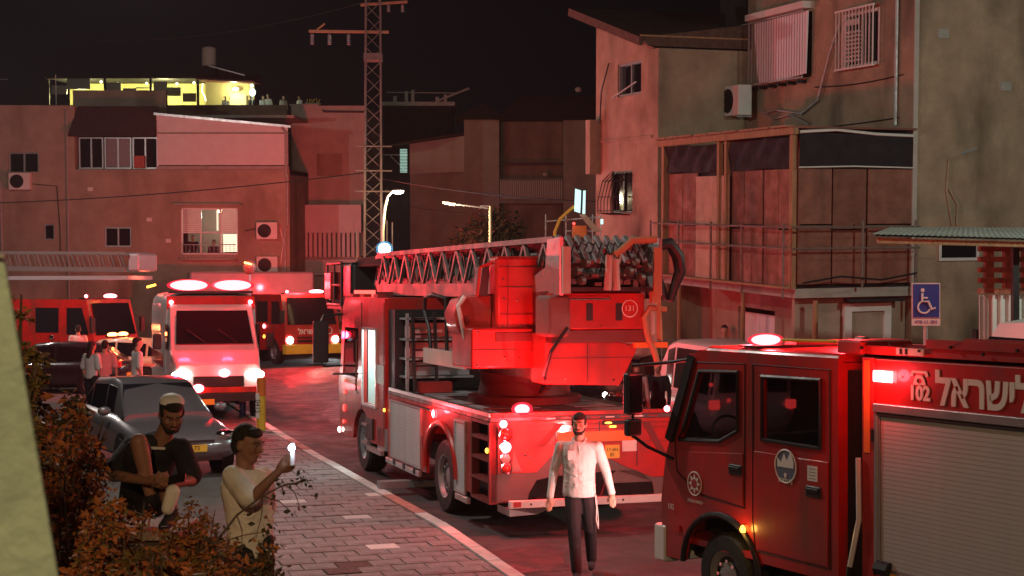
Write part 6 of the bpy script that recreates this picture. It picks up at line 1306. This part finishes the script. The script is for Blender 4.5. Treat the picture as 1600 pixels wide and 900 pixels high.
# seated man: joints from where he sits on the ledge
o1 = V(-2.48, 10.0, .86); q1 = lambda px, py, Y: P(px, py, Y) - o1
m2 = human('person', 'man in black t-shirt and white skullcap sitting hunched over his phone, knee up', o1, 0, dict(
    pelvis=q1(222, 778, 10.12), chest=q1(238, 718, 10.02), neck=q1(252, 676, 9.93), head=q1(268, 647, 9.84), yaw=26, pitch=28, tyaw=10, girth=.98,
    shR=q1(206, 697, 9.95), elR=q1(176, 742, 9.72), wrR=q1(232, 752, 9.5), hdR=q1(252, 748, 9.45), shL=q1(284, 700, 9.98), elL=q1(300, 750, 9.8), wrL=q1(270, 757, 9.5), hdL=q1(255, 752, 9.42),
    hiR=q1(208, 785, 10.05), knR=q1(217, 690, 9.62), anR=q1(236, 778, 9.62), hiL=q1(238, 788, 10.05), knL=q1(262, 770, 9.62), anL=q1(268, 800, 9.4), foot=V(-.1, -.8, -.1)),
    sleeve=.5, pantlen=.5, shirt='cloth_black', pants='cloth_black', beard=True, kippa=True, skin='skin_tan', grip='LR', vox=.008)
ph_ = MB().box(-.035, .075, -.05, .03, -.005, .005, Matrix.Translation(q1(272, 748, 9.42)) @ Euler((R(30), R(-12), 0)).to_matrix().to_4x4()).build('phone', M['dark'])
tag(ph_, 'dark phone held in the seated man\'s hands', 'phone'); ph_.location = o1
MB().cap(q1(270, 768, 9.36), .045, q1(262, 795, 9.36), .04).build('sock', M['shirt_cream'], m2, smooth=True)
MB().box(-.05, .05, -.004, 0, -.009, .009, Matrix.Translation(q1(246, 700, 9.86)) @ Euler((R(20), R(4), R(12))).to_matrix().to_4x4()).build('shirt_print', M['letter_white'], m2)
# boy with lit phone
o2 = V(-1.68, 9.3, .86); q2 = lambda px, py, Y: P(px, py, Y) - o2
m3 = human('person', 'boy in a pale t-shirt facing the road, holding up a lit phone', o2, 0, dict(
    pelvis=q2(392, 842, 9.3), chest=q2(386, 772, 9.28), neck=q2(384, 728, 9.3), head=q2(388, 694, 9.28), yaw=62, pitch=10, tyaw=38, girth=1.0,
    shR=q2(364, 744, 9.2), elR=q2(392, 780, 9.05), wrR=q2(434, 738, 9.02), hdR=q2(448, 722, 9.02), shL=q2(410, 746, 9.42), elL=q2(414, 800, 9.5), wrL=q2(418, 850, 9.45), hdL=q2(420, 870, 9.45),
    hiR=q2(380, 862, 9.25), knR=q2(384, 940, 9.2), anR=V(-.02, -.05, .08), hiL=q2(404, 862, 9.38), knL=q2(408, 940, 9.4), anL=V(.1, .1, .08), foot=V(.8, .1, 0)),
    sleeve=.5, pantlen=.5, shirt='shirt_cream', pants='cloth_black', skin='skin_tan', grip='R', vox=.008, hem=.08)
fp = thing('phone', 'phone with a bright blue-white light raised in the boy\'s hand', 'phone', P(457, 708, 9.0), 0)
MB().box(-.012, .012, -.03, .03, -.075, .065).build('case', M['white_matt'], fp, bevel=.006); MB().ell((.0, -.033, .035), (.02, .01, .02)).build('light', M['e_phone'], fp)
light('POINT', (.03, -.05, .035), .8, (.6, .75, 1), .02, fp)
# the group on the pavement, seen from behind
gp = 'people standing together on the pavement beyond the parked car'
def back(px, Y, name_lbl, shirt, s, yaw=180, **kw):
    return human('person', name_lbl, (P(px, 0, Y).x, Y, gz(Y) + KZ), yaw, kw.pop('J', None), s=s, vox=.02, shirt=shirt, face=False, sleeve=.5, group=gp, **kw)
back(143, 33, 'woman in a bright shirt at the left of the standing group, long dark hair', 'shirt_white', 1.0, 150, long_hair=True)
back(164, 33.4, 'person in a pink shirt in the middle of the standing group', 'cloth_pink', 1.0, 185)
back(214, 32.4, 'dark-haired man in a pale shirt at the right of the standing group', 'shirt_white', 1.06, 120, J=dict(elL=V(.3, -.1, 1.18), wrL=V(.2, -.3, 1.15), hdL=V(.18, -.4, 1.16)))
human('person', 'person in a cream shirt beyond the dark car at far left', (P(122, 0, 43).x, 43, gz(43)), 200, s=1.05, vox=.02, shirt='shirt_cream', face=False)
human('person', 'person in a plaid shirt beyond the ladder truck deck', (P(994, 0, 28.4).x, 28.4, gz(28.4)), 10, dict(elR=V(-.26, -.05, 1.12), wrR=V(-.38, -.28, 1.12), hdR=V(-.48, -.34, 1.14)), s=.94, vox=.014, shirt='stucco_pale', sleeve=1, pants='cloth_black')
human('person', 'dark figure half hidden behind the near truck mirror', (P(1028, 0, 29.0).x, 29.0, gz(29)), -20, s=.93, vox=.018, shirt='cloth_black', face=False)
stp = thing('doorstep', 'low concrete step before the doors of the plaster house', 'step', (P(1130, 0, 34.3).x, 34.3, gz(34)), 18.9)
MB().box(-.8, .8, -.35, .4, 0, .36).build('tread', M['concrete'], stp, bevel=.01)
human('person', 'man standing on the step by the pink lit doors above the white car', (P(1132, 0, 34.2).x, 34.2, gz(34) + .36), 0, s=1.03, vox=.018, shirt='cloth_pink', face=False)
for i, (x, z, lb) in enumerate(((8.25, 3.2, 'left silhouetted person leaning at the big lit window'), (9.15, 3.0, 'middle silhouetted person behind the railing of the big lit window'), (9.95, 2.95, 'right silhouetted person before the bright blind of the big window'))):
    human('person', lb, W(A, x, .45, z), 0, s=.98, vox=.025, shirt='cloth_black', face=False, shoes=False, group='people at the lit window')
for i, (px, lb, sh, sc_) in enumerate(((352, 'guest sitting at the left of the rooftop party under the hanging sheet', 'shirt_cream', .8), (392, 'dark figure below the globe lamp on the roof', 'cloth_black', .95), (411, 'small pale figure right of the globe lamp on the roof', 'shirt_white', .85), (419, 'taller figure standing beside the small pale one on the roof', 'stucco_pale', 1.0), (443, 'brightly lit guest in a cream top on the roof', 'shirt_cream', .86), (468, 'guest in white at the right end of the rooftop party', 'shirt_white', .86))):
    base = P(px, 167, 77.6); human('person', lb, (base.x, 77.6, base.z - 1.05 * sc_), rnd.uniform(-60, 60), s=sc_, vox=.04, shirt=sh, face=False, shoes=False, group='guests on the roof terrace')
MB().box(9.0, 12.0, -1.6, 1.2, 10.0, 10.25).build('guest_floor', M['concrete'], Rm)

# ================================================================== PLANTS
def leafmesh(pts, size, r_, name, m, parent, asp=.45, droop=.3):
    mb = MB(); vs = mb.v; fs = mb.f
    for p in pts:
        s_ = size * r_.choice((.5, .7, .9, 1.1, 1.5)) * r_.uniform(.8, 1.2); d = V(r_.gauss(0, 1), r_.gauss(0, 1), r_.gauss(0, .7) - droop).normalized(); q_ = d.cross(V(r_.gauss(0, 1), r_.gauss(0, 1), r_.gauss(0, 1))).normalized(); n_ = d.cross(q_)
        o = len(vs); vs += [tuple(p), tuple(p + d * s_ * .5 + q_ * s_ * asp * .5 + n_ * s_ * .08), tuple(p + d * s_), tuple(p + d * s_ * .5 - q_ * s_ * asp * .5 + n_ * s_ * .08)]; fs += [(o, o + 1, o + 2), (o, o + 2, o + 3)]
    me = bpy.data.meshes.new(name); me.from_pydata(vs, [], fs); me.materials.append(m); o = bpy.data.objects.new(name, me); col.objects.link(o); o.parent = parent
    return o
def bush(label, base, ht, rad, nb, per, size, m, seed, lean=(0, 0), name='bush', cat='bush', group=None, spread=1.0, lo=.25, m2=None, sub=5):
    r_ = random.Random(seed); t = thing(name, label, cat, base, 0, group); st = MB(); pts = []; pts2 = []
    for i in range(nb):
        a = r_.uniform(0, 2 * pi); rr = rad * sqrt(r_.random()) * spread; h_ = ht * r_.uniform(.55, 1.0) * (1 - .35 * (rr / rad) ** 2)
        tip = V(rr * cos(a) + lean[0], rr * sin(a) + lean[1], h_); mid = V(tip.x * .35 + r_.gauss(0, .03), tip.y * .35 + r_.gauss(0, .03), h_ * .5)
        path = [V(r_.gauss(0, .04), r_.gauss(0, .04), 0), mid, tip * .85 + V(0, 0, 0), tip]
        st.tube(path, [.012 * ht, .008 * ht, .005 * ht, .002 * ht], 5)
        for k in range(sub):
            u = r_.uniform(lo, 1); j = min(2, int(u * 3)); p0 = path[j].lerp(path[j + 1], u * 3 - j if j < 3 else 1)
            tw = p0 + V(r_.gauss(0, 1), r_.gauss(0, 1), r_.gauss(.3, .6)).normalized() * rad * r_.uniform(.15, .45)
            st.tube([p0, tw], [.003 * ht, .0015 * ht], 4)
            for l in range(per): (pts if r_.random() < .7 or m2 is None else pts2).append(p0.lerp(tw, r_.random()) + V(r_.gauss(0, 1), r_.gauss(0, 1), r_.gauss(0, 1)) * rad * .07)
    st.build('stems', M['bark'], t); leafmesh(pts, size, r_, 'leaves', m, t)
    if pts2: leafmesh(pts2, size, r_, 'leaves', m2, t)
    return t
def bb(px, top, Y, rad, nb, label, m, seed, per=26, size=.04, m2=None, **k):
    nb = int(nb * 1.25); per = int(per * 1.15)
    x = P(px, 0, Y).x; return bush(label, (x, Y, .86), P(px, top, Y).z - .86, rad, nb, per, size, m, seed, m2=m2, **k)
bb(120, 748, 7.9, .34, 34, 'dense orange-brown bush beside the wall end at lower left', M['leaf_dry'], 1, m2=M['leaf'])
bb(195, 752, 7.3, .32, 34, 'rusty bush in front of the seated man\'s legs', M['leaf_dry'], 2, m2=M['leaf'])
bb(262, 800, 6.9, .3, 34, 'mixed brown and olive bush at the bottom below the seated man', M['leaf'], 3, m2=M['leaf_dry'])
bb(330, 815, 7.4, .3, 32, 'low bush between the seated man and the boy', M['leaf_dry'], 4, m2=M['leaf_dark'])
bb(395, 838, 7.3, .26, 26, 'thin bush covering the boy\'s shorts', M['leaf_dark'], 5, m2=M['leaf_dry'], per=18)
bb(150, 830, 6.2, .3, 30, 'bush at the very bottom left corner beside the wall end', M['leaf_dry'], 6, m2=M['leaf'])
bb(255, 858, 6.0, .3, 28, 'bush at the bottom edge in front of the others', M['leaf'], 7, m2=M['leaf_dry'])
bb(455, 872, 7.2, .16, 14, 'wispy dark bush at the boy\'s right over the pavement', M['leaf_dark'], 8, per=9)
bb(60, 470, 9.3, .42, 30, 'tall dark shrub rising beside the wall end', M['leaf_dark'], 9, per=26, size=.06, name='shrub', m2=M['leaf_dry'])
bb(95, 560, 8.7, .3, 26, 'reddish shrub with drooping leaves between the wall end and the seated man', M['leaf_dry'], 10, per=24, size=.045, name='shrub', m2=M['leaf'])
bb(130, 660, 8.4, .2, 16, 'slender rusty shrub left of the seated man', M['leaf_dry'], 12, per=20, name='shrub')
bb(12, 352, 6.6, .16, 14, 'olive shrub top showing above the wall end at the left edge', M['leaf'], 11, per=22, size=.04, name='shrub', lo=.7)
tw = thing('twig_shrub', 'bare arching twig with dark leaves reaching over the pavement in front of the boy', 'shrub', (P(330, 0, 7.6).x, 7.6, .86))
w2 = lambda px, py, Y=7.6: P(px, py, Y) - Vector(tw.location)
m_ = MB(); main = [V(0, 0, 0), w2(335, 850), w2(370, 805), w2(410, 775), w2(445, 757), w2(490, 750)]; m_.tube(main, [.012, .009, .006, .005, .004, .002], 6)
for a, b_ in (((410, 775), (400, 840)), ((410, 775), (455, 800)), ((370, 805), (378, 860)), ((445, 757), (468, 790)), ((335, 850), (420, 830)), ((445, 757), (470, 765))): m_.tube([w2(*a), w2((a[0] + b_[0]) / 2 + 4, (a[1] + b_[1]) / 2 - 4), w2(*b_)], [.004, .003, .0015], 5)
m_.build('stems', M['bark'], tw); r3 = random.Random(5); pts = []
for cx, cy_, n_, sp_ in ((445, 755, 12, 6), (462, 750, 16, 6), (480, 749, 14, 5), (468, 792, 3, 2), (405, 830, 16, 10), (395, 800, 10, 8), (378, 858, 12, 8), (430, 778, 6, 6), (455, 800, 4, 3), (420, 832, 10, 8), (350, 835, 14, 12), (494, 772, 3, 3)):
    for k in range(n_): pts.append(w2(cx + r3.gauss(0, sp_), cy_ + r3.gauss(0, sp_), 7.6 + r3.gauss(0, .05)))
leafmesh(pts, .03, r3, 'leaves', M['leaf_dark'], tw, asp=.6)
bb(300, 775, 8.9, .3, 30, 'brown bush standing just under the seated man on the right', M['leaf_dry'], 31, m2=M['leaf'])
bb(345, 835, 6.4, .24, 26, 'low olive and brown bush at the bottom edge left of the boy', M['leaf_dry'], 32, m2=M['leaf'])
bb(425, 800, 8.5, .14, 14, 'thin leafy sprigs rising before the boy\'s shirt', M['leaf'], 33, per=12)
tr = bush('dark round street tree behind the unlit street lamp', (P(765, 0, 58).x, 58, gz(58)), 5.9, 1.6, 110, 45, .26, M['leaf_dark'], 21, name='street_tree', cat='tree', lo=.5)
MB().tube([(0, 0, 0), (.05, 0, 1.5), (0, 0, 3.4)], [.16, .12, .07], 8).build('trunk', M['bark'], tr)
bush('dark hedge top beyond the red lit house corner', (P(590, 0, 58).x, 58.5, gz(58)), 3.6, 1.2, 40, 24, .2, M['leaf_dark'], 22, name='hedge_shrub', cat='shrub')
# ================================================================== SMOKY NIGHT AIR
hz = MB(); hz.box(-45, 45, -9, 112, -2.2, 17.5); ho = hz.build('haze', None if False else M['dark']); ho.data.materials.clear()
hm = bpy.data.materials.new('haze'); hm.use_nodes = True; N = hm.node_tree.nodes; N.remove(N['Principled BSDF'])
vp = N.new('ShaderNodeVolumePrincipled'); vp.inputs['Color'].default_value = (.75, .75, .8, 1); vp.inputs['Density'].default_value = .0004; vp.inputs['Anisotropy'].default_value = .2
hm.node_tree.links.new(vp.outputs[0], N['Material Output'].inputs['Volume']); ho.data.materials.append(hm); ho.display_type = 'WIRE'
tag(ho, kind='stuff'); ho['label'] = 'thin smoky night air glowing round the lamps'
